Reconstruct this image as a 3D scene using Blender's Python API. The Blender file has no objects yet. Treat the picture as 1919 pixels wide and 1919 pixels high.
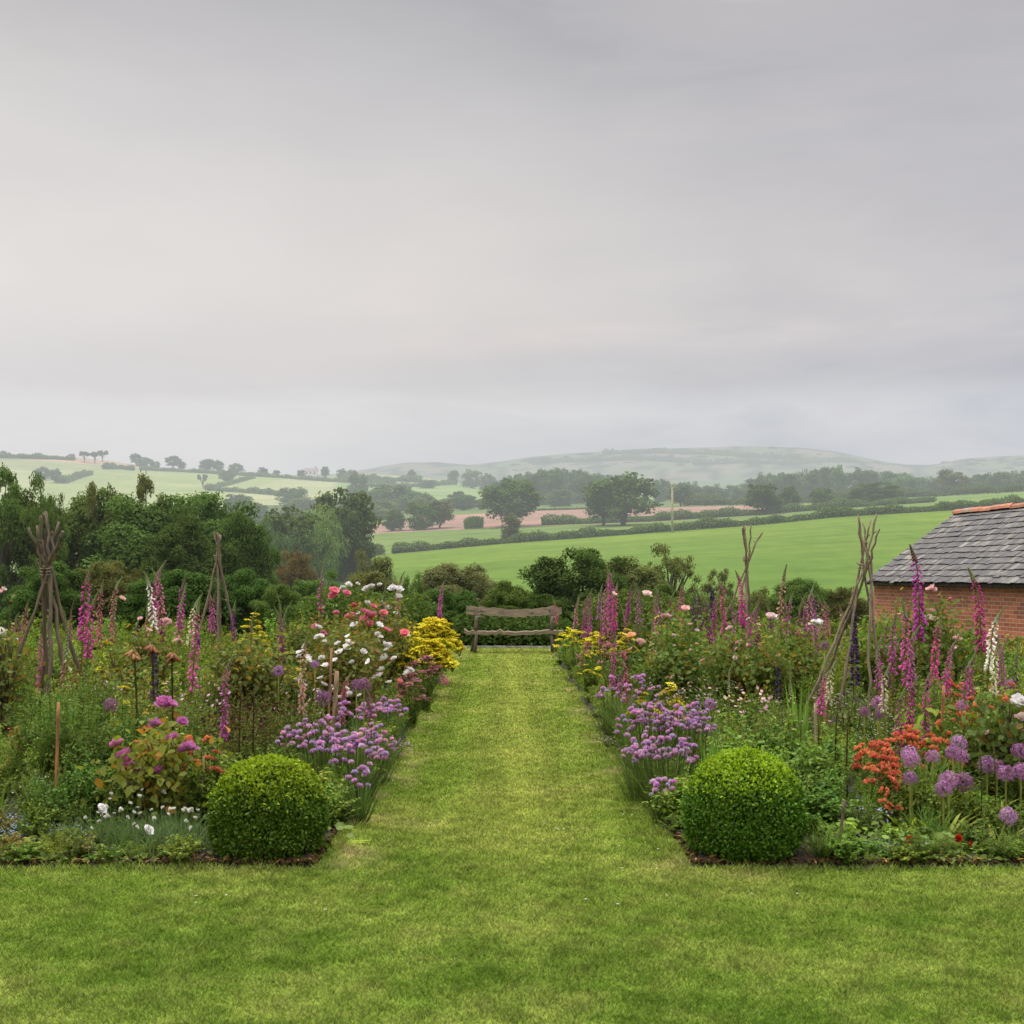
import bpy, math, random
import numpy as np

SC = bpy.context.scene
COL = SC.collection
F, CX, HY, CH = 2400.0, 946.0, 1077.0, 1.76      # focal length (px of the 1919 px frame), path vanishing point, eye height
rad = math.radians

# ------------------------------------------------------------------ helpers
def X(px, D): return (px - CX) * D / F
def Z(py, D): return CH + (HY - py) * D / F
def nrm(a): return a / np.maximum(np.linalg.norm(a, axis=-1, keepdims=True), 1e-9)
def RNG(s): return np.random.default_rng(s)

class MB:
    """collects stamps and tubes, builds ONE mesh"""
    def __init__(s): s.v=[]; s.c=[]; s.f={3:[],4:[]}; s.m={3:[],4:[]}; s.n=0
    def raw(s, V, C, faces, mat=0):
        V=np.asarray(V,float).reshape(-1,3); C=np.asarray(C,float)
        if C.ndim==1: C=np.tile(C,(len(V),1))
        for f in faces:
            k=len(f); s.f[k].append(np.asarray([f])+s.n); s.m[k].append(np.full(1,mat))
        s.v.append(V); s.c.append(C); s.n+=len(V); return s
    def stamp(s, tpl, P, A, Nh, L, W, col, H=None, mat=0):
        tv,tf,tc=tpl; P=np.asarray(P,float).reshape(-1,3); n=len(P)
        if n==0: return s
        A=nrm(np.broadcast_to(np.asarray(A,float),(n,3))); Nh=np.broadcast_to(np.asarray(Nh,float),(n,3))
        N=Nh-(Nh*A).sum(1,keepdims=True)*A; N=nrm(N+1e-6); B=np.cross(N,A)
        L=np.broadcast_to(np.asarray(L,float),(n,)); W=np.broadcast_to(np.asarray(W,float),(n,))
        H=L if H is None else np.broadcast_to(np.asarray(H,float),(n,))
        col=np.broadcast_to(np.asarray(col,float),(n,3))
        k=len(tv)
        V=(P[:,None,:]+(L[:,None]*tv[None,:,0])[...,None]*A[:,None,:]+(W[:,None]*tv[None,:,1])[...,None]*B[:,None,:]
           +(H[:,None]*tv[None,:,2])[...,None]*N[:,None,:])
        C=col[:,None,:]*tc[None,:,None]
        base=s.n+np.arange(n)[:,None,None]*k
        for q in (3,4):
            fs=np.array([f for f in tf if len(f)==q])
            if len(fs):
                ff=(base+fs[None]).reshape(-1,q); s.f[q].append(ff); s.m[q].append(np.full(len(ff),mat))
        s.v.append(V.reshape(-1,3)); s.c.append(C.reshape(-1,3)); s.n+=n*k
        return s
    def tube(s, pts, r, sides=5, col=(.1,.08,.05), mat=0, cap=True, jit=0, rng=None):
        pts=np.asarray(pts,float); m=len(pts); r=np.broadcast_to(np.asarray(r,float),(m,))
        T=nrm(np.gradient(pts,axis=0)); ref=np.array([1.,0,0]) if abs(T[0,0])<.8 else np.array([0,1.,0])
        U=nrm(ref-(T@ref)[:,None]*T); Wv=np.cross(T,U)
        a=np.arange(sides)*2*math.pi/sides
        rr=r[:,None]*np.ones(sides)
        if jit: rr=rr*(1+jit*rng.normal(size=rr.shape))
        V=pts[:,None,:]+rr[...,None]*(np.cos(a)[None,:,None]*U[:,None]+np.sin(a)[None,:,None]*Wv[:,None])
        i=np.arange(m-1)[:,None]*sides; j=np.arange(sides)[None]; j2=(j+1)%sides
        fq=np.stack([i+j,i+j2,i+sides+j2,i+sides+j],-1).reshape(-1,4)+s.n
        s.f[4].append(fq); s.m[4].append(np.full(len(fq),mat))
        C=np.asarray(col,float)
        C=np.tile(C,(m*sides,1)) if C.ndim==1 else np.repeat(C,sides,axis=0)
        if rng is not None: C=C*(1+.18*rng.normal(size=(len(C),1))).clip(.5,1.6)
        V=V.reshape(-1,3)
        if cap:
            V=np.vstack([V,pts[0],pts[-1]]); C=np.vstack([C,C[:1],C[-1:]])
            k0=s.n+m*sides; jj=np.arange(sides); 
            f0=np.stack([np.full(sides,k0),s.n+(jj+1)%sides,s.n+jj],-1)
            f1=np.stack([np.full(sides,k0+1),s.n+(m-1)*sides+jj,s.n+(m-1)*sides+(jj+1)%sides],-1)
            s.f[3]+= [f0,f1]; s.m[3]+=[np.full(sides,mat)]*2
        s.v.append(V); s.c.append(C); s.n+=len(V); return s
    def box(s, c, d, col, mat=0, R=None, bev=0):
        d=np.asarray(d,float)/2
        V=np.array([[x,y,z] for x in(-1,1) for y in(-1,1) for z in(-1,1)],float)*d
        if R is not None: V=V@np.asarray(R).T
        return s.raw(V+np.asarray(c,float),col,[(0,1,3,2),(4,6,7,5),(0,4,5,1),(2,3,7,6),(0,2,6,4),(1,5,7,3)],mat)
    def mesh(s, name, mats, smooth=True):
        me=bpy.data.meshes.new(name)
        V=np.vstack(s.v); C=np.vstack(s.c)
        f3=np.vstack(s.f[3]) if s.f[3] else np.zeros((0,3),int); f4=np.vstack(s.f[4]) if s.f[4] else np.zeros((0,4),int)
        m3=np.concatenate(s.m[3]) if s.f[3] else np.zeros(0,int); m4=np.concatenate(s.m[4]) if s.f[4] else np.zeros(0,int)
        n3,n4=len(f3),len(f4)
        me.vertices.add(len(V)); me.vertices.foreach_set('co',V.astype(np.float32).ravel())
        me.loops.add(3*n3+4*n4); me.loops.foreach_set('vertex_index',np.concatenate([f3.ravel(),f4.ravel()]).astype(np.int32))
        me.polygons.add(n3+n4)
        ls=np.concatenate([np.arange(n3)*3,3*n3+np.arange(n4)*4]).astype(np.int32)
        me.polygons.foreach_set('loop_start',ls)
        try: me.polygons.foreach_set('loop_total',np.concatenate([np.full(n3,3),np.full(n4,4)]).astype(np.int32))
        except Exception: pass
        me.polygons.foreach_set('material_index',np.concatenate([m3,m4]).astype(np.int32))
        me.polygons.foreach_set('use_smooth',np.full(n3+n4,smooth))
        at=me.attributes.new('Col','FLOAT_COLOR','POINT')
        at.data.foreach_set('color',np.hstack([C.clip(0,1),np.ones((len(C),1))]).astype(np.float32).ravel())
        for m in (mats if isinstance(mats,(list,tuple)) else [mats]): me.materials.append(m)
        me.update(calc_edges=True); me.validate()
        return me

# templates (u along, v across, w normal), faces, shade per vertex
def T(v,f,c=None):
    v=np.array(v,float); return (v,f,np.ones(len(v)) if c is None else np.array(c,float))
DIAMOND=T([[0,0,0],[.5,.5,.06],[1,0,0],[.5,-.5,.06]],[(0,3,2,1)])
OVAL=T([[0,0,0],[.33,.5,.06],[.33,-.5,.06],[.72,.36,.03],[.72,-.36,.03],[1,0,-.10],[.33,0,0],[.72,0,-.02]],
       [(0,6,1),(0,2,6),(6,7,3,1),(6,2,4,7),(7,5,3),(7,4,5)],[.75,1,1,1.05,1.05,1.1,.85,.95])
LANCE=T([[0,0,0],[.4,.5,.03],[.4,-.5,.03],[1,0,-.18],[.4,0,0]],[(0,4,1),(0,2,4),(4,3,1),(4,2,3)],[.8,1,1,1.1,.9])
BLADE=T([[0,-.5,0],[0,.5,0],[.4,.45,.0],[.4,-.45,0],[.75,.3,-.06],[.75,-.3,-.06],[1,0,-.17]],[(0,3,2,1),(3,5,4,2),(5,6,4)],[.6,.6,.9,.9,1,1,1.1])
STRAIGHT=T([[0,-.5,0],[0,.5,0],[.6,.4,0],[.6,-.4,0],[1,0,0]],[(0,3,2,1),(3,4,2)],[.6,.6,1,1,1.1])
GRASS=T([[0,-.5,0],[0,.5,0],[1,0,0]],[(0,2,1)],[.55,.55,1.15])
PETAL=T([[0,-.18,0],[0,.18,0],[.45,.5,.10],[.45,-.5,.10],[.45,0,-.04],[.85,.42,.26],[.85,-.42,.26],[.9,0,.16],[1.02,0,.30]],
        [(0,3,4),(0,4,1),(1,4,2),(3,6,7,4),(4,7,5,2),(7,6,8),(7,8,5)],[.8,.8,1,1,.9,1.06,1.06,1,1.08])
def bell():
    v=[];c=[]
    for u,r,sh in ((0,.10,.75),(.22,.17,.9),(.62,.23,1),(.92,.31,1.08),(1.0,.36,1.22)):
        for k in range(6):
            a=k*math.pi/3; v.append([u+(.07*math.cos(a) if u>.9 else 0),r*math.sin(a),-r*math.cos(a)]); c.append(sh)
    f=[]
    for i in range(4):
        for k in range(6): f.append((i*6+k,i*6+(k+1)%6,i*6+6+(k+1)%6,i*6+6+k))
    return T(v,f,c)
BELL=bell()
def blob(seg=6,ring=4):
    v=[[0,0,-1]];f=[]
    for i in range(1,ring):
        t=-math.pi/2+math.pi*i/ring
        for k in range(seg): a=2*math.pi*k/seg; v.append([math.cos(t)*math.cos(a),math.cos(t)*math.sin(a),math.sin(t)])
    v.append([0,0,1]); n=len(v)-1
    for k in range(seg): f+= [(0,1+(k+1)%seg,1+k),(n,1+(ring-2)*seg+k,1+(ring-2)*seg+(k+1)%seg)]
    for i in range(ring-2):
        for k in range(seg): f.append((1+i*seg+k,1+i*seg+(k+1)%seg,1+(i+1)*seg+(k+1)%seg,1+(i+1)*seg+k))
    return T(v,f)
BLOB=blob()
HEXA=T([[0,0,.12]]+[[math.cos(k*math.pi/3),math.sin(k*math.pi/3),0] for k in range(6)],[(0,1+k,1+(k+1)%6) for k in range(6)],[1.1]+[.92]*6)

# ------------------------------------------------------------------ materials
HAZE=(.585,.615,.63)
def nodes(name):
    m=bpy.data.materials.new(name); m.use_nodes=True; nt=m.node_tree; nt.nodes.clear()
    return m,nt,nt.nodes.new('ShaderNodeOutputMaterial')
def N(nt,t,**k):
    n=nt.nodes.new(t)
    for a,b in k.items():
        if a.startswith('i_'):
            key=a[2:]; key=int(key) if key.isdigit() else key
            n.inputs[key].default_value=b
        else: setattr(n,a,b)
    return n
def MATH(nt,op,a,b=None,c=None):
    n=N(nt,'ShaderNodeMath',operation=op)
    for i,x in enumerate((a,b,c)):
        if x is None: continue
        if hasattr(x,'links') or hasattr(x,'is_linked'): nt.links.new(x,n.inputs[i])
        else: n.inputs[i].default_value=x
    return n.outputs[0]
def MIXC(nt,fac,a,b,mode='MIX'):
    n=N(nt,'ShaderNodeMix',data_type='RGBA',blend_type=mode)
    for s,x in ((n.inputs['Factor'],fac),(n.inputs[6],a),(n.inputs[7],b)):
        if hasattr(x,'is_linked'): nt.links.new(x,s)
        else: s.default_value=(*x,1) if isinstance(x,tuple) and len(x)==3 else x
    return n.outputs[2]
def NOISE(nt,scale,detail=3,vec=None,rough=.55):
    n=N(nt,'ShaderNodeTexNoise'); n.inputs['Scale'].default_value=scale; n.inputs['Detail'].default_value=detail; n.inputs['Roughness'].default_value=rough
    if vec is not None: nt.links.new(vec,n.inputs['Vector'])
    return n.outputs['Fac']
def RAMP(nt,fac,stops):
    n=N(nt,'ShaderNodeValToRGB'); e=n.color_ramp.elements
    while len(e)<len(stops): e.new(.5)
    for el,(p,c) in zip(e,stops): el.position=p; el.color=(*c,1) if len(c)==3 else c
    nt.links.new(fac,n.inputs[0]); return n.outputs[0]
def POS(nt): return N(nt,'ShaderNodeNewGeometry').outputs['Position']
def SCALEV(nt,vec,s):
    n=N(nt,'ShaderNodeVectorMath',operation='MULTIPLY'); nt.links.new(vec,n.inputs[0]); n.inputs[1].default_value=s; return n.outputs[0]
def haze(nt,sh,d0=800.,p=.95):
    """far haze painted into the surface as glow, growing with distance from the eye point"""
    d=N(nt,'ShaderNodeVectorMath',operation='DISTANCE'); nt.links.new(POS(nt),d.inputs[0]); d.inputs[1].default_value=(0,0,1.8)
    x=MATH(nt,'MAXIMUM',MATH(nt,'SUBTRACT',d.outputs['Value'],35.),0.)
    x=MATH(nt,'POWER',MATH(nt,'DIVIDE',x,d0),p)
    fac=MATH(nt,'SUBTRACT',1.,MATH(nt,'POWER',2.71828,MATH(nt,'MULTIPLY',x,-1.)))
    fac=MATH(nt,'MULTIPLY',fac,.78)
    e=N(nt,'ShaderNodeEmission'); e.inputs[0].default_value=(*HAZE,1); e.inputs[1].default_value=1  # haze colour put into the material itself as emission
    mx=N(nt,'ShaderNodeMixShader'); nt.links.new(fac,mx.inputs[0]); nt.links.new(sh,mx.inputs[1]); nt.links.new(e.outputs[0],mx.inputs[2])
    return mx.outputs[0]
def foliage_mat(name, trans=.3, gloss=.06, hz=False, var=.25, rough=.45, gain=None):
    m,nt,out=nodes(name)
    at=N(nt,'ShaderNodeAttribute',attribute_name='Col'); oi=N(nt,'ShaderNodeObjectInfo')
    c=MIXC(nt,1.,at.outputs['Color'],oi.outputs['Color'],'MULTIPLY')
    if gain: c=MIXC(nt,1.,c,gain,'MULTIPLY')
    hs=N(nt,'ShaderNodeHueSaturation'); nt.links.new(c,hs.inputs['Color'])
    nt.links.new(MATH(nt,'MULTIPLY_ADD',oi.outputs['Random'],.03,.485),hs.inputs['Hue'])
    v=MATH(nt,'MULTIPLY_ADD',NOISE(nt,2.5 if not hz else .25,2,POS(nt)),2*var,1-var)
    nt.links.new(MATH(nt,'MULTIPLY',v,MATH(nt,'MULTIPLY_ADD',oi.outputs['Random'],.3,.85)),hs.inputs['Value'])
    d=N(nt,'ShaderNodeBsdfDiffuse'); nt.links.new(hs.outputs[0],d.inputs[0])
    t=N(nt,'ShaderNodeBsdfTranslucent'); tc=MIXC(nt,1.,hs.outputs[0],(1.25,1.3,.7) if 'petal' not in name else (1.1,1,1.05),'MULTIPLY'); nt.links.new(tc,t.inputs[0])
    mx=N(nt,'ShaderNodeMixShader'); mx.inputs[0].default_value=trans; nt.links.new(d.outputs[0],mx.inputs[1]); nt.links.new(t.outputs[0],mx.inputs[2])
    sh=mx.outputs[0]
    if gloss:
        g=N(nt,'ShaderNodeBsdfGlossy'); g.inputs['Roughness'].default_value=rough; g.inputs[0].default_value=(.75,.85,.6,1)
        m2=N(nt,'ShaderNodeMixShader'); m2.inputs[0].default_value=gloss; nt.links.new(sh,m2.inputs[1]); nt.links.new(g.outputs[0],m2.inputs[2]); sh=m2.outputs[0]
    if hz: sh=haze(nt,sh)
    nt.links.new(sh,out.inputs[0]); return m
LEAF=foliage_mat('leaf',.36,.015,gain=(1.98,1.74,1.12)); LEAFG=foliage_mat('glossy_leaf',.25,.025,rough=.4,gain=(1.5,1.5,1.1))
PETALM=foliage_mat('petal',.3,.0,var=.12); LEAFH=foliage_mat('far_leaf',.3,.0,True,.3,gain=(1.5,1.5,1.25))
def wood_mat(name,hz=False,scale=(30,30,4),dark=.55):
    m,nt,out=nodes(name)
    at=N(nt,'ShaderNodeAttribute',attribute_name='Col'); tc=N(nt,'ShaderNodeTexCoord')
    n=NOISE(nt,1.,5,SCALEV(nt,tc.outputs['Object'],scale),.65)
    n2=NOISE(nt,7.,3,tc.outputs['Object'])
    c=MIXC(nt,1.,at.outputs['Color'],RAMP(nt,n,[(.3,(dark,dark,dark)),(.5,(1,1,1)),(.75,(1.35,1.3,1.2))]),'MULTIPLY')
    c=MIXC(nt,MATH(nt,'MULTIPLY',RAMP(nt,n2,[(.5,(0,0,0)),(.7,(1,1,1))]),.45),c,(.10,.11,.05))
    b=N(nt,'ShaderNodeBsdfPrincipled'); b.inputs['Roughness'].default_value=.85; nt.links.new(c,b.inputs['Base Color'])
    bp=N(nt,'ShaderNodeBump'); bp.inputs['Strength'].default_value=.6; bp.inputs['Distance'].default_value=.01; nt.links.new(n,bp.inputs['Height']); nt.links.new(bp.outputs[0],b.inputs['Normal'])
    sh=b.outputs[0]
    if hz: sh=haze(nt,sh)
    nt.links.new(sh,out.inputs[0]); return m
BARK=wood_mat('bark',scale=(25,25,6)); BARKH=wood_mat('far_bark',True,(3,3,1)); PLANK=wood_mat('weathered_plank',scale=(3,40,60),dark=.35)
def stone_mat(name,c1,c2,scale=12.,rough=.9,hz=False):
    m,nt,out=nodes(name); c=RAMP(nt,NOISE(nt,scale,5,POS(nt)),[(.35,c1),(.65,c2)])
    b=N(nt,'ShaderNodeBsdfPrincipled'); b.inputs['Roughness'].default_value=rough; nt.links.new(c,b.inputs['Base Color'])
    bp=N(nt,'ShaderNodeBump'); bp.inputs['Strength'].default_value=.5; bp.inputs['Distance'].default_value=.02
    nt.links.new(NOISE(nt,scale*4,4,POS(nt)),bp.inputs['Height']); nt.links.new(bp.outputs[0],b.inputs['Normal'])
    sh=b.outputs[0]
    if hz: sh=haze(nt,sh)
    nt.links.new(sh,out.inputs[0]); return m
SOIL=stone_mat('soil',(.012,.007,.004),(.042,.025,.014),22.)
KERBM=stone_mat('kerb_stone',(.22,.20,.165),(.45,.42,.37),9.)
def lawn_color(nt):
    p=POS(nt)
    a=NOISE(nt,.75,4,p,.6); b=NOISE(nt,3.2,3,p,.6); d=NOISE(nt,.28,2,p)
    s=N(nt,'ShaderNodeSeparateXYZ'); nt.links.new(p,s.inputs[0])
    c=RAMP(nt,a,[(.30,(.145,.235,.035)),(.46,(.225,.310,.055)),(.60,(.325,.375,.090)),(.74,(.50,.46,.19))])
    c=MIXC(nt,MATH(nt,'MULTIPLY',RAMP(nt,b,[(.50,(0,0,0)),(.78,(1,1,1))]),.45),c,(.50,.48,.16))
    c=MIXC(nt,MATH(nt,'MULTIPLY',RAMP(nt,b,[(.25,(1,1,1)),(.45,(0,0,0))]),.5),c,(.11,.22,.02))
    # worn, paler strip down the middle of the path
    wear=MATH(nt,'SUBTRACT',1.,MATH(nt,'MINIMUM',1.,MATH(nt,'ABSOLUTE',MATH(nt,'MULTIPLY',MATH(nt,'ADD',s.outputs[0],-.12),1.6))))
    far=MATH(nt,'MINIMUM',1.,MATH(nt,'MAXIMUM',0.,MATH(nt,'MULTIPLY',MATH(nt,'SUBTRACT',s.outputs[1],5.5),.25)))
    c=MIXC(nt,MATH(nt,'MULTIPLY',MATH(nt,'MULTIPLY',wear,far),.55),c,(.46,.46,.13))
    c=MIXC(nt,MATH(nt,'MULTIPLY',far,.22),c,(.40,.43,.09))
    hf=NOISE(nt,11.,5,p,.75); c=MIXC(nt,1.,c,RAMP(nt,hf,[(.34,(.62,.70,.62)),(.50,(1,1,1)),(.66,(1.25,1.18,1.28))]),'MULTIPLY'); h2=NOISE(nt,62.,2,p,.6); c=MIXC(nt,1.,c,RAMP(nt,h2,[(.36,(.5,.56,.5)),(.62,(1.4,1.36,1.36))]),'MULTIPLY')
    bn=MATH(nt,'SINE',MATH(nt,'MULTIPLY',s.outputs[0],11.)); bv=MATH(nt,'MULTIPLY_ADD',MATH(nt,'MULTIPLY',bn,far),.07,1.); c=MIXC(nt,1.,c,bv,'MULTIPLY')
    # dry straw-coloured patches beside the borders
    e=MATH(nt,'ABSOLUTE',MATH(nt,'SUBTRACT',MATH(nt,'ABSOLUTE',s.outputs[0]),.98)); e=MATH(nt,'MAXIMUM',0.,MATH(nt,'SUBTRACT',1.,MATH(nt,'MULTIPLY',e,3.6)))
    q=RAMP(nt,NOISE(nt,1.7,3,p,.6),[(.50,(0,0,0)),(.62,(1,1,1))]); c=MIXC(nt,MATH(nt,'MULTIPLY',MATH(nt,'MULTIPLY',MATH(nt,'MULTIPLY',e,q),MATH(nt,'MINIMUM',1.,MATH(nt,'MAXIMUM',0.,MATH(nt,'MULTIPLY',MATH(nt,'SUBTRACT',s.outputs[1],7.4),2.)))),.75),c,(.60,.50,.26))
    return c
def lawn_mat(name,blades):
    m,nt,out=nodes(name); c=lawn_color(nt)
    if blades:
        at=N(nt,'ShaderNodeAttribute',attribute_name='Col'); c=MIXC(nt,1.,MIXC(nt,1.,c,(2.22,2.36,2.1),'MULTIPLY'),at.outputs['Color'],'MULTIPLY')
    else:
        c=MIXC(nt,1.,c,(.62,.64,.6),'MULTIPLY')
        f=NOISE(nt,60.,3,POS(nt)); c=MIXC(nt,1.,c,RAMP(nt,f,[(.3,(.55,.55,.5)),(.7,(1.2,1.2,1.1))]),'MULTIPLY')
    d=N(nt,'ShaderNodeBsdfDiffuse'); nt.links.new(c,d.inputs[0]); sh=d.outputs[0]
    if blades:
        t=N(nt,'ShaderNodeBsdfTranslucent'); nt.links.new(c,t.inputs[0])
        mx=N(nt,'ShaderNodeMixShader'); mx.inputs[0].default_value=.35; nt.links.new(sh,mx.inputs[1]); nt.links.new(t.outputs[0],mx.inputs[2]); sh=mx.outputs[0]
    nt.links.new(sh,out.inputs[0]); return m
LAWN=lawn_mat('lawn_turf',False); BLADES=lawn_mat('grass_blades',True)
def field_mat(name,stretch=(.02,.25,.25),amt=.12):
    m,nt,out=nodes(name); at=N(nt,'ShaderNodeAttribute',attribute_name='Col'); p=POS(nt)
    n=NOISE(nt,1.,4,SCALEV(nt,p,stretch)); n2=NOISE(nt,.03,3,p)
    v=RAMP(nt,n,[(.3,(1-amt,)*3),(.7,(1+amt,)*3)]); w=RAMP(nt,n2,[(.3,(.85,.9,.9)),(.7,(1.15,1.1,1.1))])
    c=MIXC(nt,1.,MIXC(nt,1.,at.outputs['Color'],v,'MULTIPLY'),w,'MULTIPLY')
    n3=NOISE(nt,.35,5,SCALEV(nt,p,(1.,.5,1.)),.7); c=MIXC(nt,1.,c,RAMP(nt,n3,[(.3,(.84,.88,.86)),(.7,(1.16,1.12,1.12))]),'MULTIPLY')
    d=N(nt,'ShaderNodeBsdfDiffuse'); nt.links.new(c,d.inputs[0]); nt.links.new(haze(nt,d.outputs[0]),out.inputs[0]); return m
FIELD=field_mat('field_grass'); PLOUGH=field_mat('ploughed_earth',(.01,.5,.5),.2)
def brick_mat():
    m,nt,out=nodes('old_red_brick'); tc=N(nt,'ShaderNodeTexCoord'); mp=N(nt,'ShaderNodeMapping')
    sx=N(nt,'ShaderNodeSeparateXYZ'); nt.links.new(tc.outputs['Object'],sx.inputs[0])
    cb=N(nt,'ShaderNodeCombineXYZ'); nt.links.new(MATH(nt,'ADD',sx.outputs[0],sx.outputs[1]),cb.inputs[0]); nt.links.new(sx.outputs[2],cb.inputs[1])
    b=N(nt,'ShaderNodeTexBrick'); nt.links.new(cb.outputs[0],b.inputs['Vector'])
    for k,v in {'Scale':1.,'Brick Width':.225,'Row Height':.075,'Mortar Size':.0075,'Mortar Smooth':.3,'Bias':-.1}.items(): b.inputs[k].default_value=v
    b.inputs['Color1'].default_value=(.60,.185,.078,1); b.inputs['Color2'].default_value=(.27,.082,.045,1); b.inputs['Mortar'].default_value=(.55,.42,.33,1)
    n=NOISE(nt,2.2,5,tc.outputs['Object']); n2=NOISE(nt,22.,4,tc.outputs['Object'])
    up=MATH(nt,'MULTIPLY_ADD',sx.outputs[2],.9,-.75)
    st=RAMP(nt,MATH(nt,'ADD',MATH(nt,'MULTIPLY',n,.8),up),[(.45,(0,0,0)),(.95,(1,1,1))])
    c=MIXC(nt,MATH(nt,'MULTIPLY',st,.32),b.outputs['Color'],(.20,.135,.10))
    c=MIXC(nt,MATH(nt,'MULTIPLY',RAMP(nt,n2,[(.58,(0,0,0)),(.7,(1,1,1))]),.5),c,(.10,.05,.03))
    p=N(nt,'ShaderNodeBsdfPrincipled'); p.inputs['Roughness'].default_value=.9; nt.links.new(c,p.inputs['Base Color'])
    bp=N(nt,'ShaderNodeBump'); bp.inputs['Strength'].default_value=.7; bp.inputs['Distance'].default_value=.01; bp.invert=True; nt.links.new(b.outputs['Fac'],bp.inputs['Height']); nt.links.new(bp.outputs[0],p.inputs['Normal'])
    nt.links.new(p.outputs[0],out.inputs[0]); return m
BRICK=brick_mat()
def attr_mat(name,rough=.7,scale=(6,6,6),amt=.25,lich=0.):
    m,nt,out=nodes(name); at=N(nt,'ShaderNodeAttribute',attribute_name='Col'); tc=N(nt,'ShaderNodeTexCoord')
    n=NOISE(nt,1.,5,SCALEV(nt,tc.outputs['Object'],scale),.6)
    c=MIXC(nt,1.,at.outputs['Color'],RAMP(nt,n,[(.3,(1-amt,)*3),(.7,(1+amt,)*3)]),'MULTIPLY')
    if lich:
        n2=NOISE(nt,3.,6,tc.outputs['Object'],.7); c=MIXC(nt,MATH(nt,'MULTIPLY',RAMP(nt,n2,[(.56,(0,0,0)),(.68,(1,1,1))]),lich),c,(.30,.27,.20))
    b=N(nt,'ShaderNodeBsdfPrincipled'); b.inputs['Roughness'].default_value=rough; nt.links.new(c,b.inputs['Base Color'])
    bp=N(nt,'ShaderNodeBump'); bp.inputs['Strength'].default_value=.35; bp.inputs['Distance'].default_value=.01; nt.links.new(n,bp.inputs['Height']); nt.links.new(bp.outputs[0],b.inputs['Normal'])
    nt.links.new(b.outputs[0],out.inputs[0]); return m
SLATE=attr_mat('roof_slate',.55,(4,4,14),.35,.75); CLAY=attr_mat('clay_ridge_tile',.8,(9,9,9),.3,.25)

# ------------------------------------------------------------------ objects
def setp(o,label=None,cat=None,group=None,kind=None):
    for k,v in (('label',label),('category',cat),('group',group),('kind',kind)):
        if v: o[k]=v
    return o
def obj(name,me,parent=None,loc=(0,0,0),rot=(0,0,0),sc=1,color=None):
    o=bpy.data.objects.new(name,me); COL.objects.link(o); o.parent=parent; o.location=loc; o.rotation_euler=rot
    o.scale=(sc,)*3 if not hasattr(sc,'__len__') else sc
    if color: o.color=(*color,1)
    return o
def thing(name,label,cat,loc,rz=0,sc=1,group=None,tilt=(0,0)):
    o=obj(name,None,None,loc,(tilt[0],tilt[1],rz),sc); o.empty_display_size=.1
    return setp(o,label,cat,group)
def struct(name,me): return setp(obj(name,me),kind='structure')

# ------------------------------------------------------------------ terrain
PXS=np.array([-4000,-2500,-1500,-900,-500,-250]+list(range(-100,2041,20))+[2200,2500,3000,4000,5500],float)
ROWS=[ # distance, [(px, screen y)] or height
 (31.5,0.0),(36,-.35),(45,-.8),(70,-1.3),
 (100,[(0,1150),(480,1138),(960,1122),(1440,1110),(1919,1095)]),
 (150,[(0,1098),(480,1080),(733,1066),(960,1052),(1200,1040),(1430,1026),(1600,1015),(1919,998)]),
 (200,[(0,1075),(480,1058),(600,1048),(733,1038),(927,1020),(1200,1000),(1430,983),(1565,969),(1780,956),(1919,948),(2400,920)]),
 (260,[(0,1040),(480,1022),(600,1013),(720,999),(853,993),(1020,985),(1220,978),(1430,965),(1600,952),(1919,932)]),
 (330,[(0,1010),(480,1000),(600,992),(680,981),(857,965),(980,958),(1113,954),(1230,951),(1457,946),(1600,940),(1919,922)]),
 (500,[(0,968),(300,955),(480,947),(620,945),(700,950),(820,948),(950,945),(1200,938),(1500,935),(1919,918)]),
 (700,[(0,893),(100,898),(200,905),(300,908),(400,913),(480,917),(600,920),(700,918),(780,918),(860,918),(930,925),(1200,930),(1919,915)]),
 (900,[(-400,838),(0,850),(100,853),(200,863),(260,872),(300,876),(400,881),(500,887),(600,893),(700,889),(780,893),(860,905),(950,921),(1200,930),(1919,915)]),
 (1300,[(0,870),(400,900),(900,925),(1919,915)]),
 (1900,[(0,900),(500,905),(900,905),(1200,900),(1919,900)]),
 (3000,[(500,892),(640,888),(720,873),(760,867),(820,866),(880,871),(930,866),(990,857),(1050,851),(1130,846),(1200,841),(1300,839),(1400,836),(1500,839),(1560,845),(1600,853),(1650,864),(1700,871),(1750,871),(1790,862),(1840,857),(1919,853),(2400,870)]),
 (4600,[(0,905),(1919,905)]),
]
RD=np.array([r[0] for r in ROWS],float)
def rowz(r):
    D,s=r
    if isinstance(s,float) or isinstance(s,int): return np.full(len(PXS),float(s))
    a=np.array(s,float); return CH+(HY-np.interp(PXS,a[:,0],a[:,1]))*D/F
RZ=np.array([rowz(r) for r in ROWS])
def tz(px,D):
    if D<RD[0]: return 0.
    return float(np.interp(D,RD,[np.interp(px,PXS,z) for z in RZ]))
def ground_at(px,y,lo,hi):
    col=[np.interp(px,PXS,z) for z in RZ]
    Ds=np.linspace(lo,hi,160); ys=HY-(np.interp(Ds,RD,col)-CH)*F/Ds
    return float(Ds[np.argmin(abs(ys-y))])
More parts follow.
